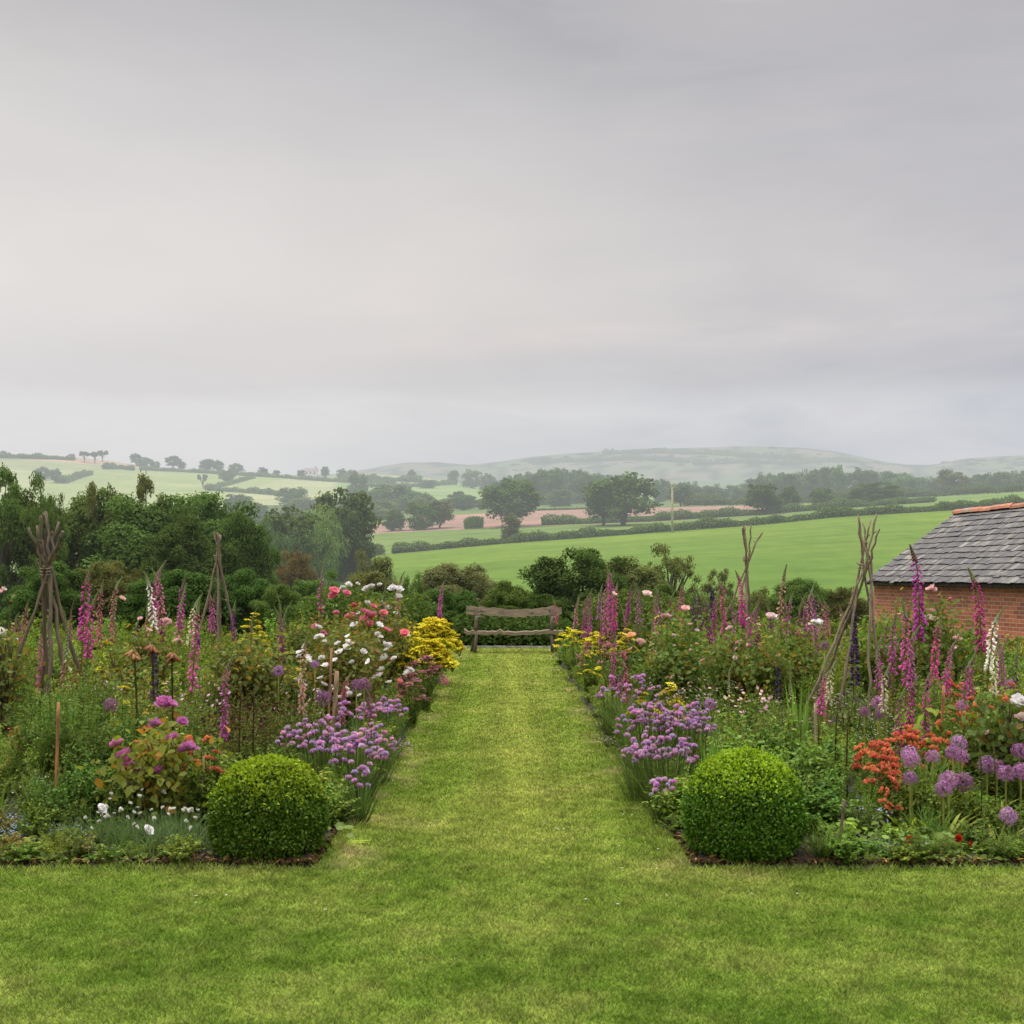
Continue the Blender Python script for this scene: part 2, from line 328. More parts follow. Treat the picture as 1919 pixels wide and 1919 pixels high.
def terrain(name,D0,D1,nsub,mat,colf):
    Ds=np.concatenate([np.linspace(a,b,nsub,endpoint=False) for a,b in zip(RD[:-1],RD[1:]) if a>=D0-.1 and b<=D1+.1]+[[D1]])
    g=[];c=[]
    for D in Ds:
        z=np.array([np.interp(D,RD,RZ[:,k]) for k in range(len(PXS))])
        for k,px in enumerate(PXS):
            g.append((X(px,D),D,z[k])); y=HY-(z[k]-CH)*F/D; c.append(colf(px,y,D))
    m=len(PXS); mb=MB(); nr=len(Ds)
    f=[(i*m+k,i*m+k+1,(i+1)*m+k+1,(i+1)*m+k) for i in range(nr-1) for k in range(m-1)]
    mb.v=[np.array(g)]; mb.c=[np.array(c)]; mb.f[4]=[np.array(f)]; mb.m[4]=[np.zeros(len(f),int)]; mb.n=len(g)
    return struct(name,mb.mesh(name,mat))
GF=(.108,.180,.028)
terrain('rough_ground',31.5,100,4,FIELD,lambda px,y,D:(.06,.10,.025) if D<70 else GF)
terrain('green_field',100,200,10,FIELD,lambda px,y,D:(GF[0]*(1+.25*(D-100)/100),GF[1]*(1+.12*(D-100)/100),GF[2]*1.1))
terrain('upper_meadow',200,260,4,FIELD,lambda px,y,D:(.14,.195,.055))
terrain('ploughed_field',260,330,4,PLOUGH,lambda px,y,D:(.30,.19,.145) if 560<px<1500 else (.15,.22,.06))
terrain('valley',330,500,5,FIELD,lambda px,y,D:(.075,.12,.045) if px<640 else (.12,.17,.06))
def hillc(px,y,D):
    if px<270 and y<857+px*.075: return (.40,.29,.19)
    if px<640:
        if y<878+px*.03: return (.27,.30,.14)
        return (.27,.315,.12) if (px+3*y)%700<420 else (.33,.35,.17)
    if y<905: return (.28,.32,.17)
    return (.20,.28,.10)
terrain('hillside',500,900,12,FIELD,hillc)
terrain('far_valley',900,1900,4,FIELD,lambda px,y,D:(.12,.18,.07))
def farc(px,y,D):
    q=math.sin(px*.021+y*.13)+math.sin(px*.043-y*.2+2)
    return (.16,.19,.085) if q>.3 else ((.065,.09,.045) if q>-.6 else (.22,.19,.125))
terrain('far_hill',1900,4600,10,FIELD,farc)

# lawn, soil, kerb
def sheet(name,pts,z,mat,res=0):
    mb=MB(); mb.raw([(x,y,z) for x,y in pts],(1,1,1),[tuple(range(4))]); return struct(name,mb.mesh(name,mat,False))
sheet('lawn',[(-55,-40),(55,-40),(55,31.5),(-55,31.5)],0,LAWN)
def edge_path(D): return 1.10+.035*math.sin(D*1.7)+.02*math.sin(D*4.1)
def edge_front(x): return 7.63+.025*math.sin(x*2.3)+.015*math.sin(x*5.7)
def bed(name,sgn,xo,Dend,seed):
    r=RNG(seed); nx,ny=60,90; mb=MB(); g=[]
    for j in range(ny):
        for i in range(nx):
            u=(i/(nx-1))**1.6; D0=7.63+(Dend-7.63)*(j/(ny-1))**1.3
            xi=edge_path(D0); x=xi+(xo-xi)*u
            if j==0: D0=edge_front(x)
            k=min(1,min(i,j)/2.)
            g.append((sgn*x,D0,.004+k*(.03+.035*r.random())))
    f=[(j*nx+i,j*nx+i+1,(j+1)*nx+i+1,(j+1)*nx+i) for j in range(ny-1) for i in range(nx-1)]
    if sgn<0: f=[q[::-1] for q in f]
    mb.raw(g,(1,1,1),[]); mb.f[4]=[np.array(f)]; mb.m[4]=[np.zeros(len(f),int)]
    return struct(name,mb.mesh(name,SOIL))
bed('bed_soil',-1,13.,28.,5); bed('bed_soil',1,8.1,28.,6)
mb=MB(); r=RNG(3); x=-3.2
while x<3.2:
    w=.16+.18*r.random(); mb.box((x+w/2,30.6+.03*r.normal(),.035),(w-.015,.08,.035+.02*r.random()),np.ones(3)); x+=w
setp(obj('stone_edging',mb.mesh('stone_edging',KERBM,False)),'low row of pale edging stones across the end of the path behind the bench','edging')

# mown grass blades (nobody could count them)
def grass(n,seed):
    r=RNG(seed); Dm=2400*CH/(1919-HY)-.15
    iD=r.random(n); D=1/(1/30.3+(1/Dm-1/30.3)*iD)          # denser close by
    x=(r.random(n)*2-1)*(.42*D+.95)
    keep=(D<7.64+.03*np.sin(x*2.3)+.02*r.normal(size=n))|(abs(x)<1.10+.035*np.sin(D*1.7)+.03*r.normal(size=n))
    x,D=x[keep],D[keep]; n=len(x)
    a=r.random(n)*2*math.pi; tilt=.35+1.0*r.random(n)
    fr=(np.abs(abs(x)-1.10)<.07)&(D>7.6)|(np.abs(D-7.64)<.06)&(abs(x)>1.05)
    A=np.stack([np.cos(a)*tilt,np.sin(a)*tilt,np.ones(n)],1)
    tuft=np.sin(x*9.1+np.sin(D*7.)*1.5)*np.sin(D*8.3+np.sin(x*6.)*2)+.7*np.sin(x*23+D*5)*np.sin(D*19-x*7)
    L=(.020+.018*r.random(n))*(1+.22*tuft)*np.where(fr,1.2+.9*r.random(n),1); W=np.maximum(.0055,D*.00080)*(.7+.6*r.random(n))
    Nh=np.stack([np.cos(a+1.3),np.sin(a+1.3),.3*np.ones(n)],1)
    v=(.45+1.1*r.random(n)**1.4)[:,None]*(1-.16*tuft[:,None]); c=v*np.array([1.,1.,1.]); y=r.random(n)<.16; c[y]*=np.array([1.5,1.2,1.6])
    mb=MB(); mb.stamp(GRASS,np.stack([x,D,np.zeros(n)],1),A,Nh,L,W,c*.62)
    return setp(obj('mown_grass',mb.mesh('mown_grass',BLADES)),'short mown grass of the lawn and path between the borders','grass',kind='stuff')
grass(1330000,11)

# ------------------------------------------------------------------ trees
def clump_crown(mb,r,cs,rs,n,leaf,col,tpl=DIAMOND,mat=0,droop=0.,asp=.7,shell=.55):
    k=len(cs); w=rs**2; i=r.choice(k,n,p=w/w.sum())
    d=r.normal(size=(n,3)); d[:,2]=d[:,2]*.9+.35; d=nrm(d)
    P=cs[i]+d*(rs[i]*(shell+(1.08-shell)*r.random(n)**.6))[:,None]*np.array([1,1,.8])
    Nn=nrm(d+.55*r.normal(size=(n,3))+np.array([0,0,.35]))
    A=r.normal(size=(n,3)); A[:,2]-=droop; A=A-(A*Nn).sum(1,keepdims=True)*Nn
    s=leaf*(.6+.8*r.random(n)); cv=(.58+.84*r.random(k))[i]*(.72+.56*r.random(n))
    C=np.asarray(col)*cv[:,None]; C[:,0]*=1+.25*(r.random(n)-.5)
    mb.stamp(tpl,P,A,Nn,s,s*asp,C,mat=mat)
def crown_pts(r,k,c,rd,zmin,rr):
    d=nrm(r.normal(size=(k,3)))
    q=np.abs(d)**(1. if k>100 else .8); d=np.sign(d)*q; d/=np.linalg.norm(d,axis=1,keepdims=True)**.6
    P=np.array(c)+d*np.array(rd)*(.35+.65*r.random((k,1))**.5)
    P[:,2]=np.maximum(P[:,2],zmin); return P,rr[0]+(rr[1]-rr[0])*r.random(k)
TREES={}
def tree_proto(kind,v,n,leaf,big=False):
    r=RNG(hash((kind,v))%1000 if False else sum(map(ord,kind))*7+v*13); key=(kind,v)
    cr=MB(); tr=MB(); bc=(.07,.055,.04)
    if kind=='oak':
        cs,rs=crown_pts(r,60,(0,0,.54),(.38,.38,.36),.20,(.08,.14)); sparse=0
    elif kind=='bush':
        cs,rs=crown_pts(r,56,(0,0,.44),(.38,.38,.44),.05,(.09,.15))
    elif kind=='dome':
        cs,rs=crown_pts(r,150,(0,0,.43),(.41,.41,.47),.05,(.055,.115))
    elif kind=='sparse':
        cs,rs=crown_pts(r,55,(0,0,.56),(.36,.36,.42),.12,(.035,.085))
    elif kind=='wind':
        cs,rs=crown_pts(r,16,(.08,0,.74),(.40,.40,.16),.5,(.08,.14))
    elif kind=='willow':
        cs,rs=crown_pts(r,36,(0,0,.50),(.38,.38,.42),.12,(.10,.16))
    elif kind=='poplar':
        cs,rs=crown_pts(r,34,(0,0,.55),(.30,.30,.42),.25,(.08,.15))
    if kind=='willow':
        clump_crown(cr,r,cs,rs,n,leaf*1.5,(1,1,1),DIAMOND,droop=3,asp=.35)
    elif kind=='sparse':
        clump_crown(cr,r,cs,rs,n,leaf,(1,1,1),DIAMOND,shell=.1)
    else:
        clump_crown(cr,r,cs,rs,n,leaf,(1,1,1),DIAMOND)
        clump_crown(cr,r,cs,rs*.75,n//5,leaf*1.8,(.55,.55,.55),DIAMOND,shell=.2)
    zt=float(np.median(cs[:,2]))
    t=np.linspace(0,1,7)[:,None]; sway=.02*r.normal(size=(7,3))*[1,1,0]; sway[0]=0
    tr.tube(np.hstack([np.zeros((7,2)),t*zt])+sway,np.linspace(.035,.016,7),6,bc,rng=r)
    for q in r.choice(len(cs),min(14 if kind!='sparse' else 30,len(cs)),replace=False):
        z0=(.15+.5*r.random())*zt; p0=np.array([0,0,z0]); p1=cs[q]; mid=(p0+p1)/2+np.array([0,0,.04])+.02*r.normal(size=3)
        u=np.linspace(0,1,6)[:,None]; pts=(1-u)**2*p0+2*u*(1-u)*mid+u*u*p1
        tr.tube(pts,np.linspace(.014,.003,6),4,bc,rng=r)
    TREES[key]=(cr.mesh(kind+'_crown',LEAFH),tr.mesh(kind+'_trunk',BARKH))
for k in('oak','bush','wind','willow','poplar'):
    for v in range(3): tree_proto(k,v,4200,.042)
for v in range(4): tree_proto('dome',v,44000,.0165)
for v in range(3): tree_proto('sparse',v,7500,.022)
tree_proto('shrub' if False else 'bush',5,20000,.018); tree_proto('bush',6,20000,.016)
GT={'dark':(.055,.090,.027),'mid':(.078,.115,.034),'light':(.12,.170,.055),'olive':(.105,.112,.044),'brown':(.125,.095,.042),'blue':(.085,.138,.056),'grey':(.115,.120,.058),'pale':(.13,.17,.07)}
TREE_RND=random.Random(4)
def tree(name,px,ytop,wpx,D,kind,v,tint,label,cat='tree',group=None,zb=None,sink=.0):
    s=D/F; zb=tz(px,D)-sink if zb is None else zb; h=Z(ytop,D)-zb; w=wpx*s*(1.12 if D>90 else 1.)
    o=thing(name,label,cat,(X(px,D),D,zb),TREE_RND.random()*6.28,(w,w,max(h,.4)),group)
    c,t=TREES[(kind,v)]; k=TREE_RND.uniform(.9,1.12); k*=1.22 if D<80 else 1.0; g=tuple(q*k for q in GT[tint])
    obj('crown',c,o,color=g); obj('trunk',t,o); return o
# the dark trees beyond the left border
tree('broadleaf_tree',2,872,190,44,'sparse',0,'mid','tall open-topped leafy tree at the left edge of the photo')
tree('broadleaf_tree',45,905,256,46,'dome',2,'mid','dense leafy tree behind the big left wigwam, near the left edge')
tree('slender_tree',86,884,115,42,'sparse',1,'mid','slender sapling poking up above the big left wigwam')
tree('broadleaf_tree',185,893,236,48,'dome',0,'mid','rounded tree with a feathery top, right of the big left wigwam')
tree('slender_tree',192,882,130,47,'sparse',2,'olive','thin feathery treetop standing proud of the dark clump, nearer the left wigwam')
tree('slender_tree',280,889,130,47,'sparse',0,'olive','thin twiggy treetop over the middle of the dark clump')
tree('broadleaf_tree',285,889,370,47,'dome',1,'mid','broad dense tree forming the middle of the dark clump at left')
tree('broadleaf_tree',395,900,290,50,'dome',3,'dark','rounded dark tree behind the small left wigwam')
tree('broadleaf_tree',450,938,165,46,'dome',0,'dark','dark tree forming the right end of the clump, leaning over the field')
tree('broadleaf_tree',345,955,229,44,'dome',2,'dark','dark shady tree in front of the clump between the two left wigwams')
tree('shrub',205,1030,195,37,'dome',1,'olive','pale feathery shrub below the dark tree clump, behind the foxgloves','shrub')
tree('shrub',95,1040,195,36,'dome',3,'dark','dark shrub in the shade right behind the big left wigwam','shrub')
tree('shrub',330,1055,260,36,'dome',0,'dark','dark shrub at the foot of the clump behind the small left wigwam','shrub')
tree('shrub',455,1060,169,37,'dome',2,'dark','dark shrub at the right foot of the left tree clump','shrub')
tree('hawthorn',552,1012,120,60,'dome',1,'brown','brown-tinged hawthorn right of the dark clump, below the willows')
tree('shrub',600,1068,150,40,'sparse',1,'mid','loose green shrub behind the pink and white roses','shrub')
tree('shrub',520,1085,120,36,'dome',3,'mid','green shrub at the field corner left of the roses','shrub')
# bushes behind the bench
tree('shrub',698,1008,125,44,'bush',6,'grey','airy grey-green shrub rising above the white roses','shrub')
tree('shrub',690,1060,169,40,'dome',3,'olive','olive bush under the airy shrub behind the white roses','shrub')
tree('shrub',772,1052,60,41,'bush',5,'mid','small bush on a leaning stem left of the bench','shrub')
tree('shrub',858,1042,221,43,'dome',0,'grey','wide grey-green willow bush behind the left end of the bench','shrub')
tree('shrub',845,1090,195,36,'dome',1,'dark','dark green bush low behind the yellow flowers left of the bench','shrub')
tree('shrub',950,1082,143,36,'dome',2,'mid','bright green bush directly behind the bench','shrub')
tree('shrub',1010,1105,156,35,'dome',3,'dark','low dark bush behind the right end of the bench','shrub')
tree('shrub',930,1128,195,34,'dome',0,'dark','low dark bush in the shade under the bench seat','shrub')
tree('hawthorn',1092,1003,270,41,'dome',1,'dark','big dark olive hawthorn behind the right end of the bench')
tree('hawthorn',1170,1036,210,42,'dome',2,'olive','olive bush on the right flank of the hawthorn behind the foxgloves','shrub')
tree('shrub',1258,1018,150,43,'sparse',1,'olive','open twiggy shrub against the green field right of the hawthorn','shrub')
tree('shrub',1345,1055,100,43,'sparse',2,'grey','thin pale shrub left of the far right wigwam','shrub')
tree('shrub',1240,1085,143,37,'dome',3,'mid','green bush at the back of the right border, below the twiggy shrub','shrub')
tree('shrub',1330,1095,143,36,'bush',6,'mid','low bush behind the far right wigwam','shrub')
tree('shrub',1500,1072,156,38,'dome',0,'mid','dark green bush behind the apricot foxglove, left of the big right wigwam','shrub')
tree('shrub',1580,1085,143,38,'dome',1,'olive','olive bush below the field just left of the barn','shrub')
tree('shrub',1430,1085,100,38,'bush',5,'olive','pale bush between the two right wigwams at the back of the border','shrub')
# middle distance
mid=[(535,938,160,115,'oak',0,'mid','green round tree at the left of the hazy clump beyond the dark trees'),
(505,965,80,105,'willow',1,'blue','grey-green willow peeping over the right end of the dark tree clump'),
(592,922,110,125,'willow',0,'light','pale weeping willow left of the big dark tree in the valley'),
(602,962,66,112,'willow',2,'light','small weeping willow in front of the pale willow'),
(640,903,150,132,'bush',0,'mid','tall dark domed tree at the left end of the ploughed field'),
(663,948,80,128,'bush',1,'dark','dark lower tree hanging over the left corner of the ploughed field'),
(560,985,90,108,'bush',2,'blue','low bluish bush at the foot of the hazy clump'),
(738,950,48,268,'bush',1,'mid','small bright tree at the left of the tree group on the ploughed field edge'),
(790,934,70,268,'bush',0,'mid','broad tree in the middle of the group on the ploughed field edge'),
(825,932,56,270,'oak',1,'olive','olive tree at the right of the group on the ploughed field edge'),
(960,890,125,262,'oak',2,'mid','big round oak with a flat-bottomed crown standing before the ploughed field'),
(957,958,48,205,'bush',2,'olive','ragged bush on the field hedge right under the big oak'),
(1168,882,150,245,'oak',0,'mid','wide spreading oak at the right of the ploughed field'),
(1130,900,85,250,'oak',1,'mid','darker tree joined to the left of the spreading oak'),
(1430,901,82,262,'oak',1,'mid','round oak above the ploughed field between the right wigwams'),
(1478,905,46,275,'bush',1,'mid','paler tree just right of the round oak'),
(1540,910,52,275,'bush',0,'mid','small dense tree above the hedge left of the broad domed thicket'),
(1640,898,108,285,'dome',1,'mid','broad low domed thicket above the barn end of the field hedge'),
(1275,905,50,340,'oak',2,'blue','hazy oak just right of the telegraph pole'),
(870,923,50,390,'bush',2,'blue','hazy round tree above the ploughed field left of the big oak'),
(905,932,50,390,'bush',1,'blue','hazy tree beside the round one, just left of the big oak'),
(1050,915,70,400,'bush',0,'blue','hazy tree between the big oak and the spreading oak'),
(1785,880,75,400,'poplar',1,'olive','pale brownish tree in front of the right-hand wood above the barn'),
(690,912,60,420,'bush',2,'blue','hazy tree right of the tall dark domed tree'),
(735,905,110,430,'bush',0,'blue','wide hazy tree left of the valley meadow'),
(780,918,90,400,'bush',1,'blue','hazy tree right of the wide one at the valley meadow'),
(700,945,80,345,'bush',1,'pale','pale hazy bush beside the tall dark domed tree'),
(672,882,45,560,'oak',0,'blue','misty tree on the slope above the tall dark domed tree'),
(665,910,40,520,'bush',2,'blue','misty bush under the tree above the tall dark domed tree')]
for q in mid: tree('field_tree',q[0],q[1],q[2],q[3],q[4],q[5],q[6],q[7],sink=.2)
# woods
WR=random.Random(9)
for i in range(30):
    px=WR.uniform(430,930); D=WR.uniform(350,480) if px<840 else WR.uniform(420,490); y=HY-(tz(px,D)-CH)*F/D
    tree('valley_tree',px,y-WR.uniform(22,40),WR.uniform(34,62),D,['bush','oak','bush'][i%3],i%3,['blue','mid','pale'][i%3],'misty tree in the wooded valley beyond the ploughed field',group='trees of the wooded valley',sink=.5)
for i in range(20): tree('woodland_tree',945+i*11+WR.uniform(-6,6),874+abs(i-9.5)**1.6*.5+WR.uniform(-3,4),WR.uniform(42,64),455+WR.uniform(-25,45),'bush',i%3,'blue','hazy tree of the rounded wood behind the two oaks',group='trees of the wood behind the oaks',sink=1)
for i in range(56):
    px=1235+i*13.2+WR.uniform(-8,8); yt=(902 if px<1400 else 880 if px<1700 else 886)-8*math.sin(px*.017)+WR.uniform(-4,6)
    tree('woodland_tree',px,yt,WR.uniform(34,60),450+WR.uniform(-30,60),['bush','oak','bush'][i%3],i%3,'blue','hazy tree of the long wood below the far hill at right',group='trees of the long wood at right',sink=1)
# skyline and hillside trees on the left
hill=[(158,845,22,866,'wind',0,'thin windswept tree on the left skyline, leftmost of its group of three'),(178,846,22,868,'wind',1,'thin windswept tree on the left skyline, middle of its group of three'),(192,843,20,865,'wind',2,'thin windswept tree on the left skyline, rightmost of its group of three'),
(255,848,26,872,'oak',0,'faint bare-looking tree on the left skyline'),(272,855,34,875,'bush',1,'round green tree on the left skyline beside the faint one'),(290,863,20,877,'bush',2,'small bush on the left skyline'),
(325,852,36,877,'oak',1,'rounded oak on the left skyline over the dark clump'),(340,863,20,878,'bush',0,'small tree tucked beside the rounded skyline oak'),(388,858,34,884,'oak',2,'wide airy tree on the skyline, left of a pair'),(408,861,28,885,'oak',0,'airy tree on the skyline, right of a pair'),(442,866,34,888,'bush',1,'hazy tree on the skyline right of the airy pair'),
(425,879,36,905,'oak',1,'tree standing in the hillside field below the skyline pair'),(380,888,20,915,'wind',2,'thin pale tree at the hedge corner on the hillside'),(493,874,22,892,'oak',2,'dark round tree alone on the hillside hedge'),(518,880,16,893,'bush',0,'small bush right of the lone round hillside tree'),
(564,879,18,896,'oak',0,'small tree left of the white farmhouse'),(609,872,18,897,'oak',1,'tall tree right of the white farmhouse'),(640,877,24,897,'bush',2,'bushy tree on the skyline far right of the farmhouse'),(660,879,22,898,'bush',0,'low tree on the skyline before the pale far ridge'),
(80,872,34,900,'bush',1,'misty round tree on the hillside behind the slender sapling'),(105,876,30,905,'bush',2,'misty bush beside the round one behind the slender sapling'),
(455,925,40,948,'bush',2,'misty bush in the valley above the dark clump'),(540,912,50,942,'bush',0,'misty pale tree at the foot of the hillside fields'),(772,878,20,900,'bush',1,'small misty tree on the low ridge'),(850,879,26,908,'bush',0,'misty tree left of the round one on the low ridge'),(885,877,44,915,'bush',2,'larger misty round tree on the low ridge'),(915,884,34,922,'bush',1,'misty tree at the right end of the low ridge'),(800,898,40,915,'bush',0,'misty bush below the low ridge'),(705,890,30,905,'bush',1,'misty hedgerow bush on the low ridge')]
for px,yt,w,yb,k,v,l in hill:
    D=ground_at(px,yb,505,898); tree('hill_tree',px,yt,w,D,k,v,'mid',l,sink=.3)
for i in range(100):
    px=WR.uniform(960,1660) if i<75 else WR.uniform(1760,1919); D=WR.uniform(2250,2960)
    y=HY-(tz(px,D)-CH)*F/D; tree('hill_tree',px,y-WR.uniform(2,4.5),WR.uniform(8,30),D,'bush',i%3,'mid','tiny misty hedgerow tree on the far hill',group='hedgerow trees of the far hill',sink=3)

# hedges
def hedge(pts,h,w,n,leaf,tint,label,name='hedge'):
    """pts: [(px, D)] along the line"""
    r=RNG(len(label)*17+n); P=np.array([(X(p,D),D,tz(p,D)) for p,D in pts]); 
    seg=np.linalg.norm(np.diff(P[:,:2],axis=0),axis=1); s=np.concatenate([[0],np.cumsum(seg)]); Ltot=s[-1]
    mb=MB(); u=r.random(n)*Ltot; c=np.stack([np.interp(u,s,P[:,k]) for k in range(3)],1)
    hh=h*(.8+.22*np.sin(u*.9/h)+.18*np.sin(u*.37/h+1)+.12*np.sin(u*2.3/h))
    a=r.random(n)*math.pi; rr=.55+.5*r.random(n)**.5
    T_=np.stack([np.interp(np.minimum(u+.5,Ltot),s,P[:,k])-np.interp(np.maximum(u-.5,0),s,P[:,k]) for k in range(3)],1); T_=nrm(T_)
    side=nrm(np.cross(T_,np.array([0,0,1.])))
    d=np.cos(a)[:,None]*side*w*rr[:,None]+np.sin(a)[:,None]**.6*np.array([0,0,1.])*(hh*rr)[:,None]
    Nn=nrm(d/np.array([w,w,h])+.5*r.normal(size=(n,3))); A=r.normal(size=(n,3))
    q=leaf*(.6+.8*r.random(n)); C=np.array(GT[tint])*(.65+.7*r.random(n))[:,None]
    o=P[0].copy(); mb.stamp(DIAMOND,c+d-o,A,Nn,q,q*.75,C)
    # inner woody mass
    m=max(6,int(Ltot/3)); uu=np.linspace(0,Ltot,m); pc=np.stack([np.interp(uu,s,P[:,k]) for k in range(3)],1)-o; pc[:,2]+=h*.32
    mb.tube(pc,np.minimum(w,h)*.48,6,tuple(.5*x for x in GT[tint]))
    return setp(obj(name,mb.mesh(name,LEAFH),None,tuple(o)),label,'hedge')
hedge([(735,200),(927,200),(1200,200),(1430,200),(1565,200),(1780,200),(1960,200),(2300,200)],1.35,.9,24000,.30,'mid','long clipped field hedge climbing from the gap to behind the barn roof')
hedge([(560,196),(600,197),(700,199),(712,200)],2.0,1.3,7000,.30,'mid','short thick hedge left of the field gap')
hedge([(870,262),(905,262)],1.9,1.2,2500,.3,'mid','short hedge stub right of the tree group on the ploughed field edge')
hedge([(1015,262),(1120,262),(1250,262),(1400,262),(1560,265),(1750,268)],1.7,1.2,16000,.32,'mid','upper hedge along the near edge of the ploughed field')
hedge([(980,332),(1110,332),(1230,332)],.5,.5,2500,.3,'olive','thin low hedge at the top of the ploughed field')
hedge([(1280,338),(1400,338),(1560,338),(1919,340)],2.6,1.5,9000,.45,'mid','hazy hedge along the top of the ploughed field at right')
def hh(pts,h,label,n=3000):
    q=[(px,ground_at(px,y,505,898)) for px,y in pts]; hedge(q,h,h*.6,n,.9,'mid',label,'hedge')
hh([(-30,858),(20,859),(80,861),(140,863)],4,'misty hedge under the tan field on the left skyline')
hh([(195,879),(225,879),(250,882)],3,'short misty hedge on the hillside left of the field gate')
hh([(262,881),(330,884),(400,888),(480,893)],2.5,'long misty hedge below the skyline trees')
hh([(118,906),(142,897),(170,889)],3,'diagonal misty hedge behind the slender sapling')
hh([(390,917),(430,908),(475,896)],2,'diagonal misty hedge below the lone round hillside tree')
hh([(385,919),(450,923),(545,930)],2.5,'lowest misty hedge crossing the hillside field')
hh([(480,893),(540,897),(605,902),(660,905)],2.5,'misty hedge in front of the white farmhouse')
hh([(650,898),(700,900),(790,905)],4,'misty hedge along the low ridge')
hh([(690,912),(740,914),(800,912),(850,908)],3,'lower misty hedge below the low ridge')
hh([(640,903),(690,905),(740,907)],4,'misty hedge joining the farmhouse trees to the low ridge',2000)

hedge([(850,31.9),(900,31.9),(980,31.9),(1065,31.9)],.72,.7,7500,.075,'dark','dark leafy bank right behind the bench','hedge')
hedge([(560,30.5),(700,31),(800,31.5)],1.15,.9,7000,.08,'mid','low leafy hedge at the back of the left border','hedge')
hedge([(1090,31.9),(1200,31.2),(1350,30.6),(1560,30.2)],1.1,.9,9000,.08,'mid','low leafy hedge at the back of the right border','hedge')
def far_hedge(pts,lab): hedge([(px,ground_at(px,y,2000,2995)) for px,y in pts],9,6,2200,4.5,'mid',lab)
far_hedge([(1010,868),(1100,866),(1200,862),(1290,868)],'misty hedgerow low across the left half of the far hill')
far_hedge([(1130,852),(1220,850),(1320,852),(1420,858),(1500,862)],'misty hedgerow high across the far hill')
far_hedge([(1300,872),(1390,868),(1480,872),(1590,866)],'misty hedgerow low across the right half of the far hill')
# distant farmhouse and poles
D=ground_at(583,891,505,898); z0=tz(583,D)
fh=thing('farmhouse','tiny white farmhouse among trees on the left skyline','house',(X(583,D),D,z0))
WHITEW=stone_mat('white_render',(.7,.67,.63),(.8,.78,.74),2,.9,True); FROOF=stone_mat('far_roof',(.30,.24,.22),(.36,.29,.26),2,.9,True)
mb=MB(); mb.box((0,0,1.6),(9,6,4.2),(1,1,1)); mb.raw([(-4.5,-3,3.7),(-4.5,3,3.7),(-4.5,0,5.6),(4.5,-3,3.7),(4.5,3,3.7),(4.5,0,5.6)],(1,1,1),[(0,2,1),(3,4,5)]); obj('wall',mb.mesh('w',WHITEW,False),fh)
mb=MB(); mb.raw([(-4.8,-3.4,3.6),(4.8,-3.4,3.6),(4.8,0,5.75),(-4.8,0,5.75),(4.8,3.4,3.6),(-4.8,3.4,3.6)],(1,1,1),[(0,1,2,3),(3,2,4,5)]); rf=obj('roof',mb.mesh('r',FROOF,False),fh)
mb=MB(); mb.box((3.2,0,6.0),(.8,.8,1.3),(1,1,1)); obj('chimney',mb.mesh('c',FROOF,False),rf)
mb=MB(); 
for wx in (-2.8,0,2.8): mb.box((wx,-3.02,1.9),(.9,.08,1.1),(.05,.05,.05))
obj('window',mb.mesh('wn',BARKH,False),fh)
def pole(px,yt,yb,D,r_,label,col,cross):
    z0=tz(px,D); h=Z(yt,D)-z0; o=thing('telegraph_pole',label,'pole',(X(px,D),D,z0))
    mb=MB(); mb.tube([(0,0,-.3),(0,0,h*.5),(0,0,h)],[r_*1.15,r_,r_*.85],8,col); obj('post',mb.mesh('post',BARKH),o)
    if cross:
        mb=MB(); mb.box((0,-.02-r_,h-.35),(1.1,.1,.12),col); obj('crossarm',mb.mesh('crossarm',BARKH,False),o)
        mb=MB()
        for x in(-.45,.45): mb.tube([(x,-.02-r_,h-.29),(x,-.02-r_,h-.08)],.05,6,(.3,.3,.3))
        obj('insulator',mb.mesh('insulator',BARKH),o)
pole(1260,905,1000,196,.17,'tall pale wooden telegraph pole at the field hedge',(.46,.40,.22),True)
pole(1097,927,955,336,.16,'short pale pole at the top of the ploughed field by the spreading oak',(.6,.58,.5),False)

